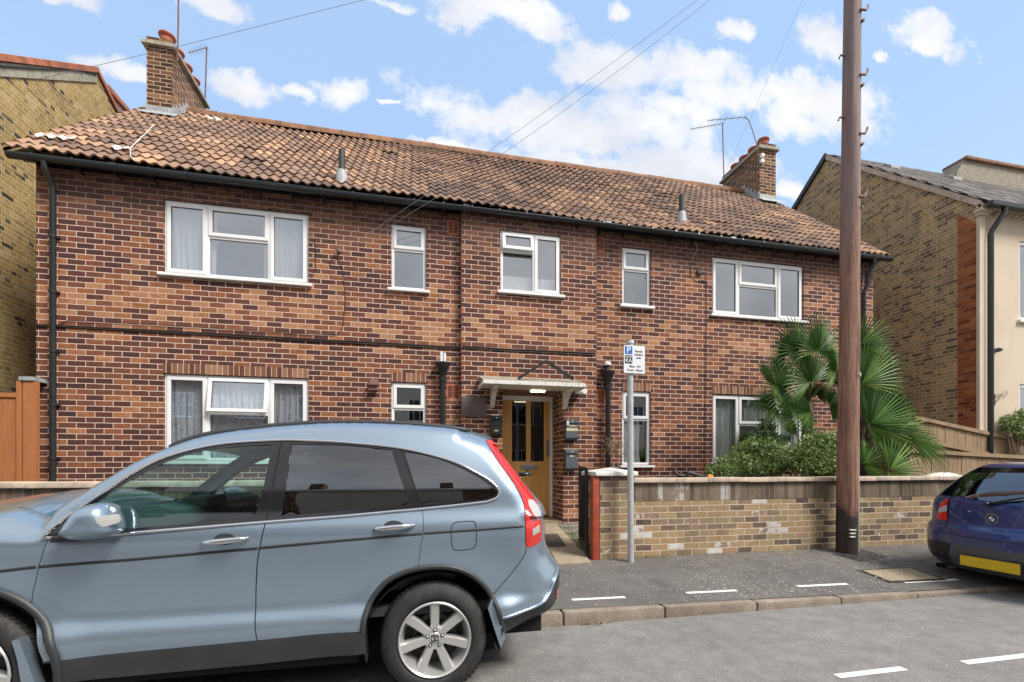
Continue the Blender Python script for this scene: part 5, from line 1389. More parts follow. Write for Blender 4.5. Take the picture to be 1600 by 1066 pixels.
def patch(outline, holes, fn, name, mat, parent, step=.03, sides=(1,), auto=None, thick=0, rows=()):
    """triangulated 2D region mapped to 3D by fn(u, v, side)"""
    if thick and auto is None: auto = 40
    outl = dens(outline, step); hs = [dens(h, step) for h in holes]
    pts, edges = [], []
    for loop in [outl]+hs:
        b = len(pts); pts += loop; edges += [(b+i, b+(i+1) % len(loop)) for i in range(len(loop))]
    xs = [p[0] for p in outl]; ys = [p[1] for p in outl]
    nbp = np.array(pts)
    for rw_ in rows:
        for (x, y) in rw_:
            if inpoly(x, y, outl) and not any(inpoly(x, y, h) for h in hs) and np.min((nbp[:, 0]-x)**2+(nbp[:, 1]-y)**2) > .003**2: pts.append((x, y))
    if rows: nbp = np.array(pts)
    x = min(xs)+step*.5; row = 0
    while x < max(xs):
        y = min(ys)+(step*.5 if row % 2 else 0)
        while y < max(ys):
            if inpoly(x, y, outl) and not any(inpoly(x, y, h) for h in hs):
                if np.min((nbp[:, 0]-x)**2+(nbp[:, 1]-y)**2) > (step*.45)**2: pts.append((x, y))
            y += step
        x += step*.87; row += 1
    vs, es, fs, *_ = delaunay_2d_cdt([Vector(p) for p in pts], edges, [], 0, 1e-5)
    keep = []
    for f in fs:
        cx_ = sum(vs[i].x for i in f)/3; cy_ = sum(vs[i].y for i in f)/3
        if inpoly(cx_, cy_, outl) and not any(inpoly(cx_, cy_, h) for h in hs): keep.append(tuple(f))
    obs = []
    for s in sides:
        V = [fn(v.x, v.y, s) for v in vs]
        F_ = [f if s > 0 else f[::-1] for f in keep]
        V2, F2 = list(V), list(F_)
        if thick:
            b = len(V); V2 += [Vector(q)+Vector((0, thick*s, 0)) for q in V]; ec = {}
            for f in F_:
                for i in range(3):
                    e = (f[i], f[(i+1) % 3]); ec[tuple(sorted(e))] = ec.get(tuple(sorted(e)), [])+[e]
            for kx, e in ec.items():
                if len(e) == 1: a, c = e[0]; F2.append((a, c, b+c, b+a)[::-1])
        obs.append(link(name, V2, F2, mat, parent, smooth=True, auto=auto))
    return obs
def ribbon(pts2, w, fn, name, mat, parent, off=.004, sides=(1,), round_=True):
    q_ = []
    for a, b in zip(pts2, pts2[1:]):
        k_ = max(1, int(math.hypot(b[0]-a[0], b[1]-a[1])/.025)); q_ += [(a[0]+(b[0]-a[0])*i/k_, a[1]+(b[1]-a[1])*i/k_) for i in range(k_)]
    pts2 = q_+[tuple(pts2[-1])]
    for s in sides:
        m = MB(); P3 = []
        for i, p in enumerate(pts2):
            a = Vector(pts2[max(i-1, 0)]); b = Vector(pts2[min(i+1, len(pts2)-1)]); d = (b-a).normalized(); n = Vector((-d.y, d.x))*w/2
            q = Vector(p); A_, B_ = fn((q+n).x, (q+n).y, s), fn((q-n).x, (q-n).y, s); M_ = fn(q.x, q.y, s)
            o = Vector((0, -off*s, 0)); P3.append((Vector(A_), Vector(A_)+o, Vector(M_)+o*1.5, Vector(B_)+o, Vector(B_)))
        for i in range(len(P3)-1):
            for k in range(4): m.face([P3[i][k], P3[i+1][k], P3[i+1][k+1], P3[i][k+1]] if s > 0 else [P3[i][k+1], P3[i+1][k+1], P3[i+1][k], P3[i][k]])
        o = m.build(name, mat, parent, smooth=True)
        bm = bmesh.new(); bm.from_mesh(o.data); bmesh.ops.remove_doubles(bm, verts=bm.verts, dist=1e-5); bm.to_mesh(o.data); bm.free()
        for p in o.data.polygons: p.use_smooth = True
    return o

# ---------- silver blue SUV --------------------------------------------------
DC, HW = 2.555, .765                 # near side plane, half width
YM = DC+HW
BELT = E-.27
def base(z):
    r = z-E
    ks = [(-1.2, .05), (-1.02, .022), (-.92, .008), (-.865, .002), (-.83, .008), (-.755, .040), (-.70, .044), (-.58, .038), (-.47, .018), (-.39, .002), (-.335, .008), (-.26, .034), (-.13, .062), (-.02, .094), (.10, .139), (.2, .187), (.3, .243)]
    if r <= ks[0][0]: return ks[0][1]
    n = len(ks)
    for i in range(n-1):
        (a, va), (b, vb) = ks[i], ks[i+1]
        if r <= b:
            h = b-a; d1 = (vb-va)/h
            d0 = (va-ks[i-1][1])/(a-ks[i-1][0]) if i > 0 else d1; d2 = (ks[i+2][1]-vb)/(ks[i+2][0]-b) if i < n-2 else d1
            m0, m1 = (d0+d1)/2, (d1+d2)/2; t = (r-a)/h; t2, t3 = t*t, t*t*t
            return (2*t3-3*t2+1)*va+(t3-2*t2+t)*h*m0+(-2*t3+3*t2)*vb+(t3-t2)*h*m1
    return ks[-1][1]
def Cp(px, py, extra=0):
    y = DC
    for _ in range(6): p = P(px, py, y); y = DC+base(p.z)+extra
    return (p.x, p.z)
C_ = lambda lst, e=0: [Cp(a, b, e) for a, b in lst]
# silhouette of the side elevation, clockwise from the windscreen base
roofl = C_([(66, 812), (96, 789), (156, 752), (212, 720), (262, 698), (320, 680), (400, 668.5), (490, 661.5), (580, 660.5), (660, 664.5), (720, 671), (764, 684)], .03)
rear = C_([(782, 706), (808, 738), (833, 770), (850, 790), (857, 820), (859, 850), (868, 868), (879, 886), (882, 908), (877, 934), (868, 954), (842, 970), (790, 988)], .14)
XR_ = .105                                    # rear axle x
wc = P(680, 1006, DC); XRA = wc.x; ZW = .318; XFA = XRA-2.19
front = [(-2.83, .46), (-2.86, .60), (-2.84, .74), (-2.78, .86), (-2.66, .955), (-2.45, 1.02), (-2.2, 1.065), (-1.95, 1.10)]
sb = Cp(404, 1036)[1]; 
bottomz = sb
sil = cr(front, 5)[:-1]+cr([front[-1]]+roofl, 5)[1:-1]+cr([roofl[-1]]+rear, 5)[0:]
sil += [(XRA+.42, bottomz-.0), (XFA-.40, bottomz+.0), (-2.78, .30)]
silA = np.array(dens(sil, .003))
rearx = max(p[0] for p in sil)
def rad_at(x, z):
    if x > .25: 
        t = min(1, (x-.25)/.45); r1 = .10+.17*t
        if z > 1.0: r1 = .09+.09*t
        return r1
    if x < -1.75: return .12+min(1, (-1.75-x)/.8)*.16
    return .055 if z > 1.0 else .06
def S2(x, z):
    d = math.sqrt(float(np.min((silA[:, 0]-x)**2+(silA[:, 1]-z)**2)))
    r = rad_at(x, z)
    b = base(z)
    if d < r and not (z < .36 and -2.6 < x < .5): b += r-math.sqrt(max(0, r*r-(r-d)**2))
    # flared haunches over the wheels
    for xa in (XRA, XFA):
        q = math.hypot(x-xa, (z-ZW)); b -= .018*math.exp(-((q-.42)/.09)**2)
    return b
def sf(off=0.0):
    return lambda x, z, s: Vector((x, DC+S2(x, z)-off if s > 0 else 2*YM-DC-S2(x, z)+off, z))
car = empty('parked_car', (-.9, YM, 0), 'silver blue five door family suv parked half on the kerb in the foreground', 'car')
# polygons (side elevation)
dlo = cr(C_([(66, 840), (96, 815), (156, 774), (205, 741), (262, 713), (340, 694), (430, 687.5), (480, 688), (540, 691), (626, 700), (700, 718), (742, 737), (768, 753), (780, 768), (776, 777), (762, 782), (735, 785)]), 5)[:-1]
dlo += C_([(735, 785), (700, 789), (660, 793), (540, 804), (416, 813.5), (300, 823), (192, 832), (120, 837)])
beltl = C_([(66, 840), (120, 837), (192, 832), (300, 823), (416, 813.5), (540, 804), (660, 793)])
fdoor = C_([(416, 813.5), (300, 823), (192, 832), (120, 837), (76, 840)])+cr(C_([(76, 840), (66, 866), (59, 890), (54, 928), (56, 960), (60, 992), (70, 1034)]), 4)[1:-1]+C_([(70, 1034), (230, 1018), (402, 1002)])+cr(C_([(402, 1002), (399, 960), (400, 920), (402, 880), (409, 840), (416, 813.5)]), 4)[1:-1]
ARC = [(570, 988), (572, 972), (577, 953), (586, 934), (596, 921), (609, 908), (628, 898), (646, 892), (668, 888), (692, 887), (716, 891), (737, 900), (754, 914), (766, 930), (776, 950), (783, 972), (788, 992)]
arch = cr(C_(ARC), 3)
rdoor = C_([(660, 793), (540, 804), (416, 813.5)])+cr(C_([(416, 813.5), (409, 840), (402, 880), (400, 920), (399, 960), (402, 1002)]), 4)[1:-1]+C_([(402, 1002), (480, 994), (566, 986)])
ai = [p for p in arch if p[1] > Cp(566, 986)[1]+.004 and p[0] < Cp(654, 894)[0]-.005]
rdoor += ai+cr(C_([(653, 891), (657, 860), (662, 832), (662, 812), (660, 793)]), 4)[:-1]
archfull = arch+[(arch[-1][0], bottomz-.2), (arch[0][0], bottomz-.2)]
xf = XFA
farch = [(xf+.405*math.cos(R(a)), ZW+.01+.41*math.sin(R(a))) for a in range(-10, 191, 8)]
farch_full = farch+[(farch[-1][0], bottomz-.2), (farch[0][0], bottomz-.2)]
clad_top = C_([(70, 1034), (230, 1018), (402, 1002), (480, 994), (566, 986)])
clad = clad_top+[p for p in arch if p[1] <= clad_top[-1][1]+.01 and p[0] < XRA][::-1][:1]+C_([(572, 1019), (404, 1037), (200, 1056)])+[(farch[0][0]+.0, Cp(200, 1056)[1]), (farch[0][0]+.01, clad_top[0][1]+.0)]
bump_cut = cr(C_([(820, 860), (797, 894), (780, 914), (766, 930)], .02), 3)
qz = Cp(782, 962)[1]
lamp = cr(C_([(760, 688), (768, 704), (780, 724), (793, 741), (804, 757), (813, 774), (818, 790), (820, 815), (820, 853)], .02), 3)[:-1]+cr(C_([(820, 853), (834, 852), (846, 846)], .06), 3)[:-1]+cr(C_([(846, 846), (848, 820), (843, 800), (836, 779), (817, 752), (796, 722), (779, 698), (768, 687)], .08), 3)
holes_body = [dlo, archfull, farch_full, fdoor, rdoor, lamp]
bodyp = [p for p in sil]
bcut = Cp(566, 986)[1]
# lower black bumper region and cladding are removed from the painted body
xb0 = Cp(788, 992)[0]
bl = cr(C_([(782, 960), (812, 953), (840, 944), (858, 928), (868, 908), (884, 890)], .05), 4)
low_rear = bl+[(rearx+.5, bl[-1][1]), (rearx+.5, -.2), (xb0-.02, -.2)]
low_sill = [(farch[0][0]-.01, clad_top[0][1])]+clad_top+[(arch[0][0]+.02, clad_top[-1][1]), (arch[0][0]+.02, -.3), (farch[0][0]-.01, -.3)]
low_front = [(-3.2, .52), (farch[-1][0]-.02, .50), (farch[-1][0]+.02, .3), (farch[-1][0]+.02, -.3), (-3.2, -.3)]
patch(sil, holes_body+[low_rear, low_sill, low_front], sf(0), 'body', 'silver_blue_paint', car, .026, (1, -1), rows=[dens(shrink(dens(sil, .03), q_), .02) for q_ in (.005, .014, .028, .045)])
def clip(poly, pred): return [p for p in poly if pred(p)]
lr = [p for p in dens(sil, .02) if inpoly(p[0], p[1], low_rear) and p[0] > xb0]
rb = [q for q in bl]+sorted(lr, key=lambda p: -p[1]+p[0]*0)
patch(rb+[(xb0, min(p[1] for p in lr))], [], sf(0), 'bumper', 'cladding', car, .03, (1, -1))
frp = [p for p in dens(sil, .02) if inpoly(p[0], p[1], low_front)]
if len(frp) > 2:
    ff = [(-2.85, .52), (farch[-1][0]-.02, .50)]+[(farch[-1][0]+.02, .26)]+[(-2.72, .26), (-2.8, .34)]
    patch(ff, [], sf(0), 'bumper', 'cladding', car, .03, (1, -1))
G_ = .0028
patch(shrink(fdoor, G_), [], sf(0), 'door', 'silver_blue_paint', car, .026, (1, -1), thick=.012)
fd = [o for o in car.children if o.name.startswith('door')]
patch(shrink(rdoor, G_), [], sf(0), 'door', 'silver_blue_paint', car, .026, (1, -1), thick=.012)
doors = [o for o in bpy.data.objects if o.parent == car and o.name.startswith('door')]
FD, RD = doors[0], doors[2]
patch(shrink(clad, .001), [], lambda x, z, s: sf(.010)(x, z, s), 'sill_cladding', 'cladding', car, .03, (1, -1), thick=.03)
# inner dark shell closing the shut lines
patch(fdoor, [], sf(-.02), 'door_inner', 'dark_void', car, .05, (1, -1)); patch(rdoor, [], sf(-.02), 'door_inner', 'dark_void', car, .05, (1, -1))
patch(lamp, [], sf(-.02), 'lamp_housing', 'dark_void', car, .05, (1, -1))
# glasshouse
fg = C_([(84, 836.5), (100, 822)])[:0]
g1 = C_([(150, 832), (104, 835), (88, 836), (120, 809)])+cr(C_([(120, 809), (158, 782), (200, 754), (260, 722.5), (320, 704.5), (380, 697), (426, 695)]), 4)[1:]+C_([(412, 760), (398, 809), (300, 818), (192, 827)])
g2 = cr(C_([(456, 694), (540, 696), (612, 703)]), 4)+C_([(626, 748), (642, 789), (540, 798), (440, 806.5), (449, 745)])
g3 = cr(C_([(632, 706), (665, 711), (700, 722), (740, 741), (764, 757), (774, 767), (773, 774), (756, 780)]), 4)+C_([(730, 782), (695, 786), (658, 789)])
patch(dlo, [g1, g2, g3], sf(.001), 'window_surround', 'gloss_black', car, .035, (1, -1))
for g, mt in ((g1, 'car_glass'), (g2, 'privacy_glass'), (g3, 'privacy_glass')): patch(g, [], sf(-.004), 'side_window', mt, car, .035, (1, -1))
chrom = C_([(120, 838), (66, 841)])+cr(C_([(66, 841), (96, 815), (156, 774), (205, 741), (262, 713), (340, 694), (430, 687.5), (480, 688), (540, 691), (626, 700), (700, 718), (742, 737), (768, 753), (780, 768), (776, 778), (760, 784)]), 5)[1:]+C_([(735, 787), (700, 791), (660, 795)])
ribbon(chrom, .014, sf(0), 'chrome_trim', 'chrome', car, .007, (1, -1))
ribbon(C_([(660, 795), (540, 806), (416, 815.5), (300, 825), (192, 834), (100, 840)]), .014, sf(0), 'chrome_trim', 'chrome', car, .007, (1, -1))
ribbon(C_([(440, 690), (432, 730), (424, 775), (416, 812)]), .006, sf(0), 'door_gap', 'dark_void', car, .003, (1, -1))
ribbon(C_([(628, 703), (644, 750), (659, 791)]), .005, sf(0), 'door_gap', 'dark_void', car, .003, (1, -1))
ribbon(C_([(196, 829), (156, 789)])[:0] or C_([(172, 830), (164, 806), (158, 786)]), .012, sf(0), 'quarter_bar', 'gloss_black', car, .004, (1, -1))
# side rubbing strip: darker tape line
for seg, par in (([(-60, 899), (0, 892.5), (56, 886)], car), ([(60, 886), (200, 875), (300, 866), (402, 857)], FD), ([(404, 856.5), (530, 845), (660, 834)], RD), ([(663, 833.5), (740, 828), (818, 822)], car)):
    ribbon(C_(seg), .0145, sf(0), 'side_stripe', 'cladding', par, .0015, (1,))
# arches
ribbon(cr(C_([(a-3 if a < 680 else a, b-2) for a, b in ARC]), 3), .028, sf(0), 'arch_trim', 'cladding', car, .009, (1, -1))
ribbon([(xf+.415*math.cos(R(a)), ZW+.01+.42*math.sin(R(a))) for a in range(-14, 195, 8)], .034, sf(0), 'arch_trim', 'cladding', car, .014, (1, -1))
for cx_ in (XRA, XFA):
    for s in (1, -1):
        m = MB(); n = 24
        for i in range(n):
            a0, a1 = R(-15+210*i/n), R(-15+210*(i+1)/n)
            y0 = YM-s*(HW-.03); y1 = YM-s*(HW-.36)
            r_ = .385
            m.face([(cx_+r_*math.cos(a0), y0, ZW+r_*math.sin(a0)), (cx_+r_*math.cos(a1), y0, ZW+r_*math.sin(a1)), (cx_+r_*math.cos(a1), y1, ZW+r_*math.sin(a1)), (cx_+r_*math.cos(a0), y1, ZW+r_*math.sin(a0))])
        m.face([(cx_-.4, YM-s*(HW-.36), .1), (cx_+.4, YM-s*(HW-.36), .1), (cx_+.4, YM-s*(HW-.36), .75), (cx_-.4, YM-s*(HW-.36), .75)])
        m.build('wheel_liner', 'dark_void', car)
# mud flaps
for cx_, sgn in ((XRA, 1),):
    m = MB(); a = Cp(767, 932); b = Cp(781, 966); c = Cp(789, 995); d = Cp(781, 1010); e = Cp(773, 985); f_ = Cp(762, 950)
    m.prism([a, b, c, d, e, f_], DC+.0, DC+.05); m.build('mud_flap', 'silver_blue_paint', car)
m = MB(); m.prism([Cp(22, 1000), Cp(34, 998), Cp(50, 1040), Cp(68, 1075), Cp(44, 1075), Cp(30, 1030)], DC-.004, DC+.05); m.build('mud_flap', 'silver_blue_paint', car)
# spine: closes hood, windscreen, roof, tailgate
spd = dens(sil, .05)
xs_wind0 = roofl[0][0]; 
def spine(sel, name, mat, crown, off=0, inset=0, nn=16):
    V, Fc, nrm = [], [], []
    rows = []
    for i, (x, z) in enumerate(sel):
        a = Vector(sel[max(i-1, 0)]); b = Vector(sel[min(i+1, len(sel)-1)]); d = (b-a).normalized(); n = Vector((-d.y, d.x))
        y0 = DC+base(z)+rad_at(x, z); y1 = 2*YM-y0; row = []
        c = crown(x, z) if callable(crown) else crown
        for k in range(nn+1):
            t = -1+2*(inset+(1-2*inset)*k/nn); q = c*(1-abs(t)**2.2)+off
            row.append(Vector((x+n.x*q, y0+(y1-y0)*(t+1)/2, z+n.y*q)))
        rows.append(row)
    m = MB()
    for i in range(len(rows)-1):
        for k in range(nn): m.face([rows[i][k], rows[i][k+1], rows[i+1][k+1], rows[i+1][k]])
    o = m.build(name, mat, car, smooth=True)
    bm = bmesh.new(); bm.from_mesh(o.data); bmesh.ops.remove_doubles(bm, verts=bm.verts, dist=1e-5); bmesh.ops.recalc_face_normals(bm, faces=bm.faces); bm.to_mesh(o.data); bm.free()
    for p in o.data.polygons: p.use_smooth = True
    return o
xw1 = Cp(250, 703)[0]; xw0 = xs_wind0-.02
ztop = max(z for x, z in sil)
idx_end = max(range(len(spd)), key=lambda i: spd[i][0])
sel = [p for p in spd]
s_front = [p for p in sel if p[0] < xw0 and p[1] > .3 and not (p[1] < .36 and p[0] > -2.7)]
s_wind = [p for p in sel if xw0-.05 < p[0] < xw1 and p[1] > 1.0]
s_roof = [p for p in sel if xw1-.05 < p[0] < roofl[-1][0]+.02 and p[1] > 1.3]
s_rear = [p for p in sel if p[0] > roofl[-1][0]-.02 and p[1] < roofl[-1][1]+.02 and p[0] > .35]
zg0, zg1 = Cp(838, 772)[1], roofl[-1][1]
spine(s_front, 'bonnet', 'silver_blue_paint', lambda x, z: .07 if z > .9 else .10)
spine(s_wind, 'windscreen', 'car_glass', .07)
spine(s_roof, 'roof', 'silver_blue_paint', .028)
spine([p for p in s_rear if p[1] > zg0-.03], 'rear_window', 'privacy_glass', .05)
spine([p for p in s_rear if qz < p[1] <= zg0+.03], 'tailgate', 'silver_blue_paint', .05)
spine([p for p in s_rear if p[1] <= qz+.03], 'rear_bumper', 'cladding', .05)
# roof rails and spoiler
for s in (1, -1):
    m = MB(); rl = cr(C_([(262, 700), (320, 681), (400, 669.5), (490, 662.5), (580, 661.5), (660, 665.5), (735, 674)], .05), 4)
    pts = [Vector((x, (DC+base(z)+.065) if s > 0 else 2*YM-(DC+base(z)+.065), z+.006)) for x, z in rl]
    m.tube(pts, [.008]+[.016]*(len(pts)-2)+[.008], 8); m.build('roof_rail', 'cladding', car, smooth=True)
m = MB(); a = roofl[-1]; n_ = 16; rows = []
for k in range(n_+1):
    t = -1+2*k/n_; y = YM+t*(HW-.30); cz = .03*(1-t*t); cxx = .03*(1-t*t)
    rows.append([(a[0]-.14, y, a[1]+.052+cz), (a[0]+.015+cxx, y, a[1]+.018+cz), (a[0]+.035+cxx, y, a[1]-.002+cz), (a[0]-.02, y, a[1]-.02+cz)])
for k in range(n_):
    for j in range(3): m.face([rows[k][j], rows[k+1][j], rows[k+1][j+1], rows[k][j+1]])
m.face(rows[0]); m.face(rows[-1]); m.build('spoiler', 'silver_blue_paint', car, smooth=True, auto=40)
m = MB(); q = P(704, 665, DC+.6); m.tube([q-Vector((0, 0, .02)), q+Vector((.05, 0, .09))], .004, 6); m.box(q.x-.03, q.x+.03, q.y-.012, q.y+.012, q.z-.03, q.z+.005, .006); m.build('roof_antenna', 'black_plastic', car)
# tail lamp: red column and clear part
red1 = [p for p in lamp]
ob = patch(shrink(lamp, .001), [], sf(.006), 'tail_light', 'red_lens', car, .02, (1, -1), thick=.012)
clr = cr(C_([(830, 780), (836, 785), (842, 800), (844, 812)], .08), 3)+C_([(838, 812), (830, 802), (823, 788), (823, 780)], .06)
patch(clr, [], sf(.0085), 'reversing_lens', 'clear_lens', ob[0], .012, (1,), thick=.003)
patch(C_([(830, 826), (844, 820), (845, 831), (830, 836)], .06), [], sf(.0085), 'reversing_lens', 'clear_lens', ob[0], .012, (1,), thick=.003)
# fuel flap outline
ff = cr(C_([(712, 816), (736, 814.5), (743, 819), (744, 848), (738, 857), (716, 859.5), (707, 855), (705, 825), (712, 816)]), 4)
ribbon(ff, .0042, sf(0), 'fuel_flap', 'dark_void', car, .0012, (1,))
# shut line of the bumper
ribbon(cr(C_([(820, 858), (819, 866), (797, 896), (780, 914), (766, 930)], .02), 3), .004, sf(0), 'bumper_gap', 'dark_void', car, .0015, (1,))
ribbon(bl, .018, sf(0), 'bumper_edge', 'silver_blue_paint', car, .010, (1,))
ribbon(C_([(868, 918), (870, 936)], .16), .018, sf(0), 'rear_reflector', 'red_lens_plain', car, .004, (1,))
# handles
def handle(a, b, par):
    A_, B_ = Cp(*a), Cp(*b); cxh, czh = (A_[0]+B_[0])/2, (A_[1]+B_[1])/2
    Lh = B_[0]-A_[0]; y = DC+S2(cxh, czh)
    m = MB(); n = 16
    pts, rr = [], []
    for i in range(n+1):
        f = i/n; pts.append(Vector((A_[0]+Lh*f, y-.006-.030*math.sin(math.pi*f)**.6, A_[1]+(B_[1]-A_[1])*f))); rr.append(.004+.0125*math.sin(math.pi*f)**.5)
    m.tube(pts, rr, 10); m.build('door_handle', 'chrome', par, smooth=True)
    m = MB()
    for k in range(16):
        a0, a1 = 2*math.pi*k/16, 2*math.pi*(k+1)/16
        e = lambda a, q: (cxh-.005+.052*q*math.cos(a), DC+S2(cxh, czh)-.0022+.0, czh+.004+.030*q*math.sin(a))
        m.face([(cxh-.005, DC+S2(cxh, czh)-.003, czh+.004), e(a0, 1), e(a1, 1)])
    m.build('handle_recess', 'alloy_dark', par, smooth=True)
handle((315, 848), (390, 840), FD); handle((584, 826), (648, 820), RD)
# mirror (near and far)
for s in (1, -1):
    m = MB(); prof = cr(C_([(98, 836), (112, 818), (130, 798), (146, 788), (166, 784.5), (180, 787), (188, 800), (190.5, 820), (186, 832), (168, 838), (138, 844), (112, 843), (98, 836)], -.06), 3)[:-1]
    cxm = sum(p[0] for p in prof)/len(prof); czm = sum(p[1] for p in prof)/len(prof); L5 = []
    for (yy, sc_) in ((.02, .9), (-.02, 1.0), (-.06, .98), (-.10, .90), (-.13, .72), (-.145, .4)):
        L5.append([(cxm+(p[0]-cxm)*sc_, (DC-.0+yy) if s > 0 else 2*YM-(DC+yy), czm+(p[1]-czm)*sc_) for p in prof])
    for a, b in zip(L5, L5[1:]):
        for k in range(len(prof)):
            j = (k+1) % len(prof); m.face([a[k], a[j], b[j], b[k]])
    m.face(L5[-1]); m.face(L5[0])
    o = m.build('wing_mirror', 'silver_blue_paint', car, smooth=True)
    bm = bmesh.new(); bm.from_mesh(o.data); bmesh.ops.remove_doubles(bm, verts=bm.verts, dist=1e-5); bmesh.ops.recalc_face_normals(bm, faces=bm.faces); bm.to_mesh(o.data); bm.free()
    for p in o.data.polygons: p.use_smooth = True
    m = MB(); b_ = Cp(110, 838); yy0, yy1 = (DC-.08, DC+.06) if s > 0 else (2*YM-DC-.06, 2*YM-DC+.08); m.box(b_[0]-.03, b_[0]+.08, yy0, yy1, b_[1]-.02, b_[1]+.012, .012); m.build('mirror_arm', 'gloss_black', o)
    if s > 0:
        lens = cr(C_([(138, 824), (146, 812), (165, 806), (184, 803), (188, 808), (187, 816), (168, 822), (150, 825), (138, 824)], -.13), 3)[:-1]
        def lf(x, z, s_): 
            q = Vector(((x-cxm), (z-czm))).length/.13; return Vector((x, DC-.10-.045*(1-min(1, q)**2), z))
        patch(lens, [], lf, 'indicator_lens', 'clear_lens', o, .01, (1,), thick=.01)
# wheels
def wheel(cx_, yf, s, ze, zrad, par, spokes=7, sx=.95, badge=True, rim_r=.215):
    t = empty('wheel', (cx_, yf, zrad)); t.parent = par; t.location = Vector((cx_, yf, zrad))-wloc(par)
    D = lambda d: yf+s*d      # inward
    m = MB(); pr = [(rim_r-.004, .03), (rim_r+.004, .008), (rim_r+.03, -.002), (zrad-.045, .004), (zrad-.018, .018), (zrad-.004, .035), (zrad, .06), (zrad, .17), (zrad-.01, .20), (rim_r+.02, .22), (rim_r-.01, .2)]
    m.lathe((cx_, yf, zrad), [(a, s*b) for a, b in pr], 'y', 72, sx)
    n = 64
    for i in range(n):      # tread blocks
        a0 = 2*math.pi*i/n; a1 = a0+2*math.pi/n*.62
        for (b0, b1) in ((.03, .075), (.085, .12)):
            q = []
            for a in (a0, a1):
                for b in (b0, b1):
                    rr = zrad+(.001 if b < .05 else .006); q.append((cx_+rr*math.cos(a)*sx, D(b), zrad+rr*math.sin(a)))
            m.face([q[0], q[1], q[3], q[2]])
    m.build('tyre', 'rubber', t, smooth=True, auto=50)
    m = MB(); m.lathe((cx_, yf, zrad), [(rim_r+.002, s*.004), (rim_r-.004, -s*.002), (rim_r-.012, s*.004), (rim_r-.018, s*.02), (rim_r-.03, s*.06), (rim_r-.05, s*.15)], 'y', 64, sx)
    hub = .062
    m.lathe((cx_, yf, zrad), [(0, s*.026), (.030, s*.026), (.034, s*.030), (hub, s*.030), (hub+.012, s*.05), (hub, s*.09)], 'y', 32, sx)
    for i in range(spokes):
        a = math.pi/2+2*math.pi*i/spokes; ca, sa = math.cos(a), math.sin(a)
        def q(r_, w_, d): return (cx_+(r_*ca-w_*sa)*sx, D(d), zrad+(r_*sa+w_*ca))
        r0, r1 = hub-.015, rim_r-.008; w0, w1 = .024, .031
        prof = [(r0, w0, .030), ((r0+r1)/2, (w0+w1)/2, .022), (r1, w1, .010)]
        for sgn in (1,):
            for (ra, wa, da), (rb_, wb, db) in zip(prof, prof[1:]):
                A1, A2, A3, A4 = q(ra, -wa, da+.012), q(ra, -wa*.72, da), q(ra, wa*.72, da), q(ra, wa, da+.012)
                B1, B2, B3, B4 = q(rb_, -wb, db+.012), q(rb_, -wb*.72, db), q(rb_, wb*.72, db), q(rb_, wb, db+.012)
                A0, A5, B0, B5 = q(ra, -wa, da+.05), q(ra, wa, da+.05), q(rb_, -wb, db+.05), q(rb_, wb, db+.05)
                for u, v, w_, x_ in ((A0, A1, B1, B0), (A1, A2, B2, B1), (A2, A3, B3, B2), (A3, A4, B4, B3), (A4, A5, B5, B4)): m.face([u, v, w_, x_])
    rim = m.build('rim', 'alloy', t, smooth=True, auto=30)
    m = MB(); m.lathe((cx_, yf, zrad), [(0, s*.12), (rim_r-.03, s*.12)], 'y', 32, sx); m.lathe((cx_, yf, zrad), [(.1, s*.09), (.13, s*.085), (.13, s*.11)], 'y', 32, sx); m.build('brake', 'alloy_dark', t)
    for i in range(5):
        a = math.pi/2+2*math.pi*i/5; m = MB(); px_, pz_ = cx_+.047*math.cos(a)*sx, zrad+.047*math.sin(a)
        m.lathe((px_, yf, pz_), [(.0115, s*.0285), (.0112, s*.0275), (.008, s*.0285)], 'y', 12); m.cm = 1; m.lathe((px_, yf, pz_), [(.0075, s*.0285), (.006, s*.022), (0, s*.021)], 'y', 8)
        m.build('wheel_nut', ['dark_void', 'steel'], rim, smooth=True)
    if badge:
        m = MB(); r_ = .030; zc_ = zrad
        y_ = D(.0245); ring_ = rrect(-.021, .021, -.022, .022, .006, 3)
        for i in range(len(ring_)):
            a, b = ring_[i], ring_[(i+1) % len(ring_)]; f_ = lambda p, k: (cx_+p[0]*k, y_, zc_+p[1]*k); m.face([f_(a, 1), f_(b, 1), f_(b, .86), f_(a, .86)])
        # capital H, leaning outwards at the top, turned on its side with the wheel
        for sg in (1, -1):
            bars = [(-.018, .010), (-.018, .016), (.018, .012), (.018, .006)]
            m.face([(cx_+x_, y_, zc_+sg*z_) for x_, z_ in bars])
        m.face([(cx_-.004, y_, zc_-.009), (cx_+.003, y_, zc_-.009), (cx_+.003, y_, zc_+.009), (cx_-.004, y_, zc_+.009)])
        m.build('wheel_badge', 'dark_void', rim)
    return t
for xx in (XRA, XFA):
    wheel(xx, DC+.022, 1, 0, ZW+.002, car); wheel(xx, 2*YM-DC-.022, -1, 0, ZW+.002, car).location.z += .11
# underbody and interior
m = MB(); m.box(XFA+.42, XRA-.42, DC+.06, 2*YM-DC-.06, .22, .42); m.box(XRA+.38, rearx-.15, DC+.2, 2*YM-DC-.2, .26, .45); m.box(-2.72, XFA-.42, DC+.1, 2*YM-DC-.1, .24, .5); m.box(XFA-.45, XRA+.45, DC+.34, 2*YM-DC-.34, .26, .6); m.build('underbody', 'dark_void', car)
m = MB(); m.box(-1.45, .62, DC+.10, 2*YM-DC-.10, .45, .5); m.box(-1.72, -1.64, DC+.1, 2*YM-DC-.1, .4, BELT-.16)
m.build('cabin_floor', 'interior_dark', car)
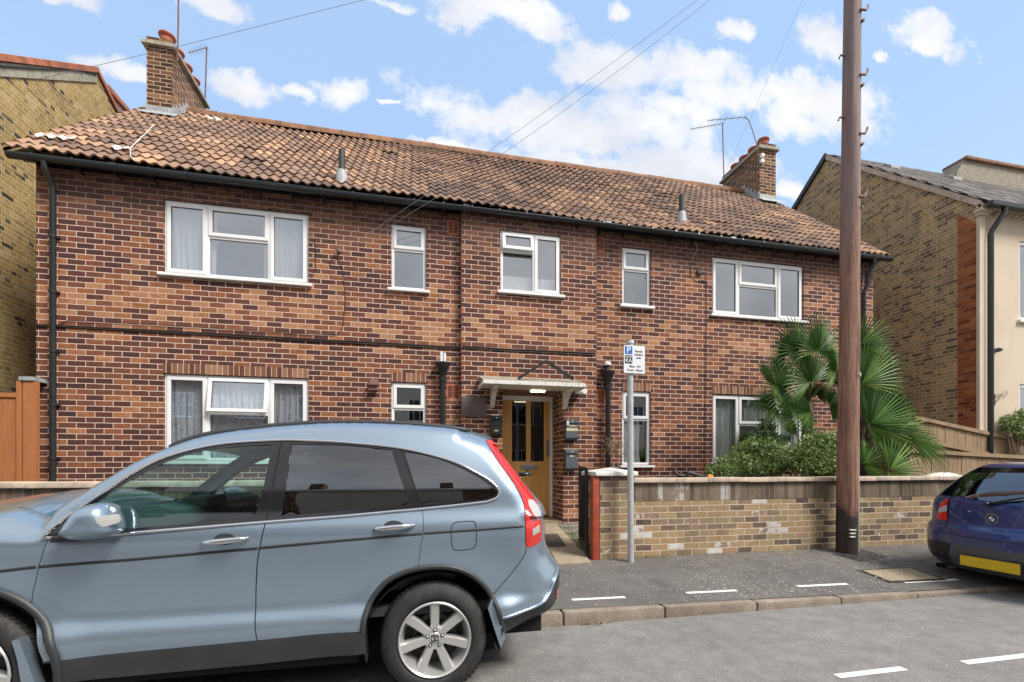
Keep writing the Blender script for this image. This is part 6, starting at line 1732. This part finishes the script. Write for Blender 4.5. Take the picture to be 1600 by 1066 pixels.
# dashboard
m = MB(); dz = BELT+.0
dash_prof = [(-1.62, dz-.02), (-1.50, dz+.045), (-1.32, dz+.06), (-1.24, dz+.03), (-1.22, dz-.05), (-1.30, dz-.22), (-1.32, .5), (-1.62, .5)]
m.prism(dash_prof, DC+.12, 2*YM-DC-.12)
m.box(-1.34, -1.20, YM-.36, YM-.08, dz+.02, dz+.085, .02)
m.build('dashboard', 'dash_green', car)
m = MB(); m.box(-1.24, -1.10, YM-.14, YM+.14, .6, dz+.01, .03); m.box(-1.0, -.2, YM-.12, YM+.12, .5, .72, .04); m.build('centre_console', 'alloy_dark', car)
for k in range(2):
    m = MB(); m.box(-1.105, -1.095, YM-.12+.13*k, YM-.01+.13*k, dz-.07, dz-.01, .003); m.build('air_vent', 'interior_grey', car)
# steering wheel (right hand drive: far side)
m = MB(); sc_ = Vector((-1.0, YM+.34, dz+.02)); nrm = Vector((1, 0, .45)).normalized(); u_ = Vector((0, 1, 0)); v_ = nrm.cross(u_)
ring = [sc_+(u_*math.cos(2*math.pi*i/28)+v_*math.sin(2*math.pi*i/28))*.165 for i in range(29)]
m.tube(ring, .014, 8, False)
for a in (0, 120, 240): m.tube([sc_, sc_+(u_*math.cos(R(a+90))+v_*math.sin(R(a+90)))*.16], .014, 6)
m.tube([sc_-nrm*.02, sc_+nrm*.03], .05, 14); m.tube([sc_, sc_-nrm*.3], .03, 8)
m.build('steering_wheel', 'gloss_black', car, smooth=True)
for yy in (YM-.34, YM+.34):
    for xx, bx in ((-.55, -.25), (.02, .3)):
        m = MB(); m.box(xx-.24, xx+.22, yy-.21, yy+.21, .55, .74, .05)
        m.prism([(xx+.16, .68), (xx+.28, .68), (xx+.42, 1.20), (xx+.34, 1.22), (xx+.28, 1.15)], yy-.2, yy+.2)
        m.box(xx+.31, xx+.40, yy-.12, yy+.12, 1.17, 1.30, .03)
        m.build('seat', 'interior_grey', car, smooth=True, auto=40)
m = MB(); m.box(-.85, roofl[-1][0]-.1, DC+.32, 2*YM-DC-.32, 1.44, 1.46); m.build('headlining', 'interior_grey', car)

# front lamps and grille (outside the picture, seen from another position)
for s in (1, -1):
    y0 = YM-s*.62; m = MB(); m.box(-2.80, -2.55, min(y0, y0+s*.3), max(y0, y0+s*.3), .74, .87, .04); m.build('headlight', 'clear_lens', car, smooth=True)
m = MB(); m.box(-2.93, -2.80, YM-.3, YM+.3, .68, .86, .03); m.build('grille', 'cladding', car, smooth=True)
# rear wiper motor cap peeking out over the rear edge
m = MB(); q = P(822, 741, DC+.55); m.tube([q-Vector((.05, 0, 0)), q+Vector((.03, .0, .0)), q+Vector((.035, .15, .03))], [.016, .012, .006], 8); m.build('rear_wiper', 'gloss_black', car, smooth=True)

# ---------- dark blue hatchback ------------------------------------------------
YC2 = 3.46
def Bp(px, py, X): p = PX(px, py, X); return p.y, p.z
# levels: z, half width, rear x, front x, corner length
zlv = [(.17, .75, 5.86, 9.35, .50), (.24, .795, 5.76, 9.50, .58), (.33, .815, 5.705, 9.58, .60), (.47, .82, 5.69, 9.62, .60), (.56, .825, 5.70, 9.62, .58), (.63, .82, 5.73, 9.60, .52), (.665, .805, 5.785, 9.56, .46),
       (.74, .80, 5.80, 9.5, .42), (.84, .795, 5.825, 9.4, .38), (.92, .785, 5.85, 9.2, .36), (.96, .765, 5.88, 9.0, .36)]
glv = [(.96, .765, 5.88, 8.55, .34), (1.04, .735, 5.955, 8.40, .34), (1.14, .69, 6.06, 8.1, .34), (1.24, .635, 6.19, 7.8, .34), (1.285, .60, 6.26, 7.65, .34)]
rlv = [(1.285, .60, 6.26, 7.65, .34), (1.315, .57, 6.33, 7.55, .33), (1.34, .50, 6.45, 7.4, .3), (1.355, .36, 6.65, 7.2, .25), (1.36, .12, 6.9, 7.0, .1)]
alls = zlv+glv[1:]+rlv[1:]
def lv(z):
    if z <= alls[0][0]: return alls[0]
    for a, b in zip(alls, alls[1:]):
        if z <= b[0]: t = (z-a[0])/(b[0]-a[0]); return tuple(a[i]+(b[i]-a[i])*t for i in range(5))
    return alls[-1]
def rx_(y, z):
    _, w_, xr_, xf_, L = lv(z); q = min(.9995, abs(y-YC2)/w_); return xr_+.05*q*q+L*(1-(1-q**3.2)**(1/3.2))
car2 = empty('parked_car', (7.6, YC2, 0), 'dark blue hatchback with a round badge parked at the right edge of the photo', 'car')
def loop(l, n=18):
    z, w_, xr_, xf_, L = l; pts = []
    qs = [math.sin(math.pi/2*i/n) for i in range(n+1)]
    side = []
    for q in qs: side.append((rx_(YC2+q*w_*.9995, z) if True else 0, q*w_))
    ns = 26; xe = side[-1][0]
    for i in range(1, ns+1): side.append((xe+(xf_-.45-xe)*i/ns, w_))
    for i in range(1, 10): a = math.pi/2*i/9; side.append((xf_-.45+.45*math.sin(a), w_*(.25+.75*math.cos(a)) if i < 9 else w_*.0))
    return [(x, YC2+y, z) for x, y in side]+[(x, YC2-y, z) for x, y in side[::-1]][1:-1]
def loft(levels, name, mat, filt=None, sub=1):
    Ls = []
    for a, b in zip(levels, levels[1:]):
        for k in range(sub): t = k/sub; Ls.append(loop(tuple(a[i]+(b[i]-a[i])*t for i in range(5))))
    Ls.append(loop(levels[-1])); n = len(Ls[0]); m = MB(); m.v = [p for L_ in Ls for p in L_]
    for j in range(len(Ls)-1):
        for i in range(n):
            f = (j*n+i, j*n+(i+1) % n, (j+1)*n+(i+1) % n, (j+1)*n+i)
            c = [sum(m.v[q][k] for q in f)/4 for k in range(3)]
            if filt and not filt(*c): continue
            m.f.append(f); m.m.append(0); m.r.append(0)
    used = sorted({i for f in m.f for i in f}); mp = {o_: n_ for n_, o_ in enumerate(used)}
    m.v = [m.v[i] for i in used]; m.f = [tuple(mp[i] for i in f) for f in m.f]
    return m.build(name, mat, car2, smooth=True)
XA2, XB2 = 6.42, 8.85
wh = lambda x, y, z: (math.hypot(x-XA2, z-.3) > .355 and math.hypot(x-XB2, z-.3) > .355) or abs(y-YC2) < .6
def val_top(y): return .46
loft(zlv, 'body', 'dark_blue_paint', lambda x, y, z: wh(x, y, z) and not (z < .33 and x < 6.42), 3)
loft([zlv[0], zlv[1], zlv[2]], 'rear_valance', 'bumper_grey', lambda x, y, z: x < 6.42 and wh(x, y, z), 3)
loft(glv, 'side_window', 'privacy_glass', lambda x, y, z: not (x < 6.62), 2)
loft(glv, 'pillar', 'dark_blue_paint', lambda x, y, z: y-YC2 > lv(z)[1]*.86 and x < 6.75, 3)
loft(glv, 'pillar', 'dark_blue_paint', lambda x, y, z: YC2-y > lv(z)[1]*.86 and x < 6.75, 3)
loft(rlv, 'roof', 'dark_blue_paint', None, 2)
def bf(off): return lambda y, z, s: Vector((rx_(y, z)-off, y, z))
# rear screen
def B2(px, py):     # pixel to (y,z) on the rear surface
    X = 5.8
    for _ in range(25): y, z = Bp(px, py, X); X = X*.5+.5*rx_(max(min(y, YC2+.8), YC2-.8), z)
    return y, z
mir = lambda pts: pts+[(2*YC2-y, z) for y, z in pts[::-1]]
def flip(poly): return poly if area(poly) < 0 else poly[::-1]
rwl = cr([B2(1600, 791.5), B2(1560, 785.5), B2(1510, 778), B2(1487, 774)], 4)[1:]+cr([B2(1487, 774), B2(1496, 760), B2(1506, 747), B2(1516, 739)], 3)[1:]
yt = B2(1516, 739); rwl = [(YC2, .955)]+rwl+[(YC2+.3, yt[1]+.005), (YC2, yt[1]+.008)]
rw = [(y, z) for y, z in rwl if y > YC2-.001]; rw = rw+[(2*YC2-y, z) for y, z in rw[::-1] if y > YC2+.001]
patch(flip(rw), [], bf(.006), 'rear_window', 'privacy_glass', car2, .04)
patch(flip(rw), [], bf(-.02), 'rear_window_seal', 'interior_dark', car2, .06)
# tail lamps
tl_ = [B2(1470.5, 787), B2(1483, 777), B2(1480.5, 814), B2(1464, 810)]
zt0, zt1 = min(p[1] for p in tl_), max(p[1] for p in tl_)
def lampq(fa, fb):
    A_, B_, C2, D_ = [Vector(p) for p in tl_]
    return [tuple(A_.lerp(D_, fa)), tuple(B_.lerp(C2, fa)), tuple(B_.lerp(C2, fb)), tuple(A_.lerp(D_, fb))]
for sgn in (1, -1):
    for (fa, fb, mt) in ((0, .33, 'red_lens_plain'), (.33, .6, 'clear_lens'), (.6, 1, 'red_lens_plain')):
        q = lampq(fa, fb)
        if sgn < 0: q = [(2*YC2-y, z) for y, z in q]
        patch(flip(q), [], bf(.008), 'tail_light', mt, car2, .02)
# boot lid shut lines
yl = [B2(1487, 776), B2(1482, 800), B2(1480, 817), B2(1482, 828), B2(1493, 836), B2(1530, 842), B2(1600, 859)]
yl = [(y, z) for y, z in yl if y > YC2-.2]
left = cr(yl, 4); left = [p for p in left if p[0] >= YC2]
full = left+[(2*YC2-y, z) for y, z in left[::-1]]
def rline(pts, w_, mat, name, off=.002):
    m = MB()
    for a, b in zip(pts, pts[1:]):
        A_, B_ = Vector(a), Vector(b); d = (B_-A_)
        if d.length < 1e-5: continue
        n = Vector((-d.y, d.x)).normalized()*w_/2
        m.face([Vector((rx_(p.x, p.y)-off, p.x, p.y)) for p in (A_+n, B_+n, B_-n, A_-n)])
    return m.build(name, mat, car2)
rline(full, .006, 'dark_void', 'boot_gap')
# valance insert, plate, recess
vi = [B2(1455, 849), B2(1458, 852), B2(1490, 858), B2(1497, 860), B2(1500, 884), B2(1520, 896), B2(1560, 908)]
val = [(YC2+.735, .50), (YC2+.70, .535), (YC2+.36, .51), (YC2+.31, .50)]
zr_ = .47
patch(flip([(YC2-.33, .215), (YC2+.33, .215), (YC2+.37, .30), (YC2+.33, .455), (YC2-.33, .455), (YC2-.37, .30)]), [], bf(.001), 'plate_recess', 'bumper_grey', car2, .05)
for sg in (1, -1):
    patch(flip([(YC2+sg*.40, .20), (YC2+sg*.36, .455), (YC2+sg*.66, .455), (YC2+sg*.735, .44), (YC2+sg*.735, .33), (YC2+sg*.66, .22)]), [], bf(.003), 'diffuser_panel', 'black_iron', car2, .05)
pl_ = [B2(1499.5, 859.5), B2(1590, 882), B2(1589, 901), B2(1499, 879)]
py0, py1 = YC2-.245, YC2+.245; pz_ = sum(p[1] for p in pl_)/4
patch(flip([(py0, pz_-.052), (py1, pz_-.052), (py1, pz_+.052), (py0, pz_+.052)]), [], lambda y, z, s: Vector((5.69-.012+.0, y, z)), 'number_plate', 'plate_yellow', car2, .08, thick=0)
m = MB(); m.box(5.679, 5.80, py0-.006, py1+.006, pz_-.058, pz_+.058); m.build('plate_mount', 'cladding', car2)
# parking sensors
for px, py in ((1502, 845), (1577, 862)):
    y, z = B2(px, py); m = MB(); X = rx_(y, z); m.tube([(X+.004, y, z), (X-.004, y, z)], .012, 12); m.build('parking_sensor', 'mail_grey', car2)
# bumper crease highlight
# exhaust
for px, py in ((1468, 885), (1477, 888)):
    p = PX(px, py, 5.84); m = MB(); m.tube([(5.82, p.y, p.z+.015), (5.95, p.y, p.z+.015)], .026, 16, False); m.tube([(5.822, p.y, p.z+.015), (5.95, p.y, p.z+.015)], .021, 16, False); m.build('exhaust', 'steel', car2, smooth=True)
    m = MB(); m.tube([(5.85, p.y, p.z+.015), (5.86, p.y, p.z+.015)], .021, 12); m.build('exhaust_bore', 'dark_void', car2)
# badge: blue and white quartered roundel with chrome rim
by, bz = B2(1550.5, 811); bX = rx_(by, bz)-.006
bdg = empty('badge', (bX, by, bz)); bdg.parent = car2; bdg.location = Vector((bX, by, bz))-wloc(car2)
def disc(r0, r1, a0, a1, x, mat, name):
    m = MB(); n = 24
    for i in range(n):
        t0, t1 = a0+(a1-a0)*i/n, a0+(a1-a0)*(i+1)/n
        pts = [(x, by+r1*math.cos(t0), bz+r1*math.sin(t0)), (x, by+r1*math.cos(t1), bz+r1*math.sin(t1)), (x, by+r0*math.cos(t1), bz+r0*math.sin(t1))]
        if r0 > 0: pts.append((x, by+r0*math.cos(t0), bz+r0*math.sin(t0)))
        m.face(pts)
    m.build(name, mat, bdg)
m = MB(); m.tube([(bX+.01, by, bz), (bX-.004, by, bz)], .052, 32); m.build('badge_rim', 'steel', bdg, smooth=True, auto=40)
disc(.026, .046, 0, 2*math.pi, bX-.005, 'sign_black', 'badge_ring')
for q in range(4): disc(0, .0245, q*math.pi/2, (q+1)*math.pi/2, bX-.0055, 'blue_badge' if q % 2 else 'sign_white', 'badge_quarter')
disc(.0245, .027, 0, 2*math.pi, bX-.0058, 'steel', 'badge_line')
# badge letters around the ring
# wiper
m = MB(); a = B2(1548, 788); m.tube([Vector((rx_(*a)-.03, a[0], a[1])), Vector((rx_(YC2-.1, .97)-.025, YC2-.15, .985)), Vector((rx_(YC2-.35, .97)-.02, YC2-.42, .985))], [.014, .009, .006], 8)
m.tube([Vector((rx_(*a)-.045, a[0]+.02, a[1]+.005)), Vector((rx_(*a)+.0, a[0]+.02, a[1]))], .02, 10); m.build('rear_wiper', 'gloss_black', car2, smooth=True)
for xx in (XA2, XB2):
    wheel(xx, YC2-.80, 1, 0, .30, car2, badge=False, sx=1, rim_r=.2); wheel(xx, YC2+.80, -1, 0, .30, car2, badge=False, sx=1, rim_r=.2).location.z += .06
m = MB(); m.box(6.1, 9.3, YC2-.56, YC2+.56, .16, .40); m.build('underbody', 'dark_void', car2)
m = MB(); m.box(6.3, 8.4, YC2-.66, YC2+.66, .45, .5); m.box(6.45, 6.58, YC2-.55, YC2+.55, .5, 1.0); m.box(6.42, 6.55, YC2-.48, YC2-.26, 1.0, 1.14, .03); m.box(6.42, 6.55, YC2+.26, YC2+.48, 1.0, 1.14, .03); m.build('rear_seat', 'interior_dark', car2)
for s in (1, -1):
    m = MB(); m.box(9.38, 9.55, YC2+s*.62-.12, YC2+s*.62+.12, .60, .72, .03); m.build('headlight', 'clear_lens', car2)
#CARS-END
# ------------------------------------------------------------------ sky, sun, camera
sc = bpy.context.scene
w = bpy.data.worlds.new("World"); sc.world = w; w.use_nodes = True
nt = w.node_tree; nd = nt.nodes; lk = nt.links
bg = nd['Background']
class WN(N):
    def __init__(s): s.t = nt; s.n = nd; s.l = lk
k = WN()
SUN_EL, SUN_AZ = R(50), R(135)     # azimuth measured clockwise from +Y
sky = nd.new('ShaderNodeTexSky'); sky.sky_type = 'NISHITA'; sky.sun_disc = False; sky.sun_elevation = SUN_EL; sky.sun_rotation = SUN_AZ; sky.air_density = 1.0; sky.dust_density = .6; sky.ozone_density = 1.5
tc = nd.new('ShaderNodeTexCoord'); d = tc.outputs['Generated']
sx = nd.new('ShaderNodeSeparateXYZ'); lk.new(d, sx.inputs[0])
dyc = k.math('MAXIMUM', sx.outputs[1], .08)
gx = k.math('DIVIDE', sx.outputs[0], dyc); gz = k.math('DIVIDE', sx.outputs[2], dyc)
cb = nd.new('ShaderNodeCombineXYZ'); lk.new(gx, cb.inputs[0]); lk.new(gz, cb.inputs[1])
gv = cb.outputs[0]
wob = k.noise(5.5, 7, .62, gv, out=1)
va = nd.new('ShaderNodeVectorMath'); va.operation = 'MULTIPLY_ADD'; lk.new(wob, va.inputs[0]); va.inputs[1].default_value = (.16, .12, 0); 
vo = nd.new('ShaderNodeVectorMath'); vo.operation = 'SUBTRACT'; lk.new(gv, vo.inputs[0]); vo.inputs[1].default_value = (.08, .06, 0); lk.new(vo.outputs[0], va.inputs[2])
wv = va.outputs[0]
blobs = [(790, 18, 95, 26), (850, 40, 60, 20), (735, 30, 40, 26), (970, 15, 18, 14), (380, 135, 40, 18), (528, 143, 36, 22), (465, 142, 20, 9), (604, 162, 9, 4),
         (860, 195, 150, 40), (770, 185, 90, 30), (1010, 195, 90, 40), (950, 260, 150, 22), (1080, 262, 110, 34), (960, 105, 75, 32), (1090, 105, 80, 30), (1130, 150, 70, 22), (1050, 165, 60, 18),
         (1285, 165, 90, 40), (1250, 190, 60, 26), (1150, 55, 28, 16), (1288, 62, 36, 30), (1450, 55, 50, 30), (1380, 92, 12, 9), (1445, 75, 26, 14), (190, 100, 60, 14), (150, 95, 50, 10), (90, 5, 70, 10), (330, 8, 45, 16), (600, 4, 30, 8), (1240, 305, 60, 16), (700, 240, 60, 10)]
acc = None
for (px, py, rx, ry) in blobs:
    u = (px-CX)/F; q = CT-u*ST; cx_ = (ST+u*CT)/q; cz_ = ((HZ-py)/F)/q
    u2 = (px+rx-CX)/F; cx2 = (ST+u2*CT)/(CT-u2*ST); rxx = cx2-cx_; rzz = ry/F/q
    n1 = nd.new('ShaderNodeVectorMath'); n1.operation = 'SUBTRACT'; lk.new(wv, n1.inputs[0]); n1.inputs[1].default_value = (cx_, cz_, 0)
    n2 = nd.new('ShaderNodeVectorMath'); n2.operation = 'MULTIPLY'; lk.new(n1.outputs[0], n2.inputs[0]); n2.inputs[1].default_value = (1/rxx, 1/rzz, 0)
    n3 = nd.new('ShaderNodeVectorMath'); n3.operation = 'LENGTH'; lk.new(n2.outputs[0], n3.inputs[0])
    v = k.math('SUBTRACT', 1.25, n3.outputs['Value'])
    acc = v if acc is None else k.math('SMOOTH_MAX', acc, v, .35)
fb = k.noise(8, 10, .66, gv)
front = k.ramp(k.math('ADD', acc, k.math('MULTIPLY', k.math('SUBTRACT', fb, .47), 3.4)), [(-.0, 0.), (.20, .28), (.55, .80), (1., 1.)], 'LINEAR')
nback = k.noise(2.2, 8, .6, d)
back = k.ramp(nback, [(.30, .6), (.52, 1.)])
isf = k.ramp(sx.outputs[1], [(.12, 0.), (.25, 1.)])
high = k.ramp(gz, [(.95, 0.), (1.3, 1.)]) if False else None
mask = k.mix(isf, back, front)
shade = k.ramp(k.noise(4.5, 6, .6, k.mapping(d, (1, 1, 2.2), (0, 0, .12))), [(.38, (4.9, 5.05, 5.5)), (.60, (6.2, 6.2, 6.3))])
bshade = k.ramp(k.noise(3.1, 6, .6, d), [(.35, (4.0, 4.1, 4.3)), (.65, (6.4, 6.4, 6.5))])
shade = k.mix(isf, bshade, shade)
veil = k.mix(.62, sky.outputs[0], (3.6, 5.2, 7.6))
lowh = k.ramp(sx.outputs[2], [(.05, .55), (.55, 0.)])
veil = k.mix(lowh, veil, (4.4, 5.3, 6.3))
fin = k.mix(mask, veil, shade)
lk.new(fin, bg.inputs['Color']); bg.inputs['Strength'].default_value = .10
sd = bpy.data.lights.new('sun', 'SUN'); sd.energy = 3.1; sd.angle = R(20); sd.color = (1, .955, .89)
so = bpy.data.objects.new('sun', sd); COL.objects.link(so)
dirv = Vector((math.sin(SUN_AZ)*math.cos(SUN_EL), math.cos(SUN_AZ)*math.cos(SUN_EL), math.sin(SUN_EL)))
so.rotation_euler = dirv.to_track_quat('Z', 'Y').to_euler()
cd = bpy.data.cameras.new('camera'); co = bpy.data.objects.new('camera', cd); COL.objects.link(co)
cd.sensor_fit = 'HORIZONTAL'; cd.sensor_width = 36; cd.lens = 36*F/1600; cd.shift_y = (HZ-533)/1600; cd.clip_end = 2000; cd.clip_start = .05
co.location = (0, 0, EYE); co.rotation_euler = (math.pi/2, 0, -TH)
sc.camera = co
sc.view_settings.view_transform = 'Standard'; sc.view_settings.look = 'None'; sc.view_settings.gamma = 1; sc.view_settings.exposure = 0.75
sc.render.resolution_x = 1024; sc.render.resolution_y = 682; sc.render.film_transparent = False
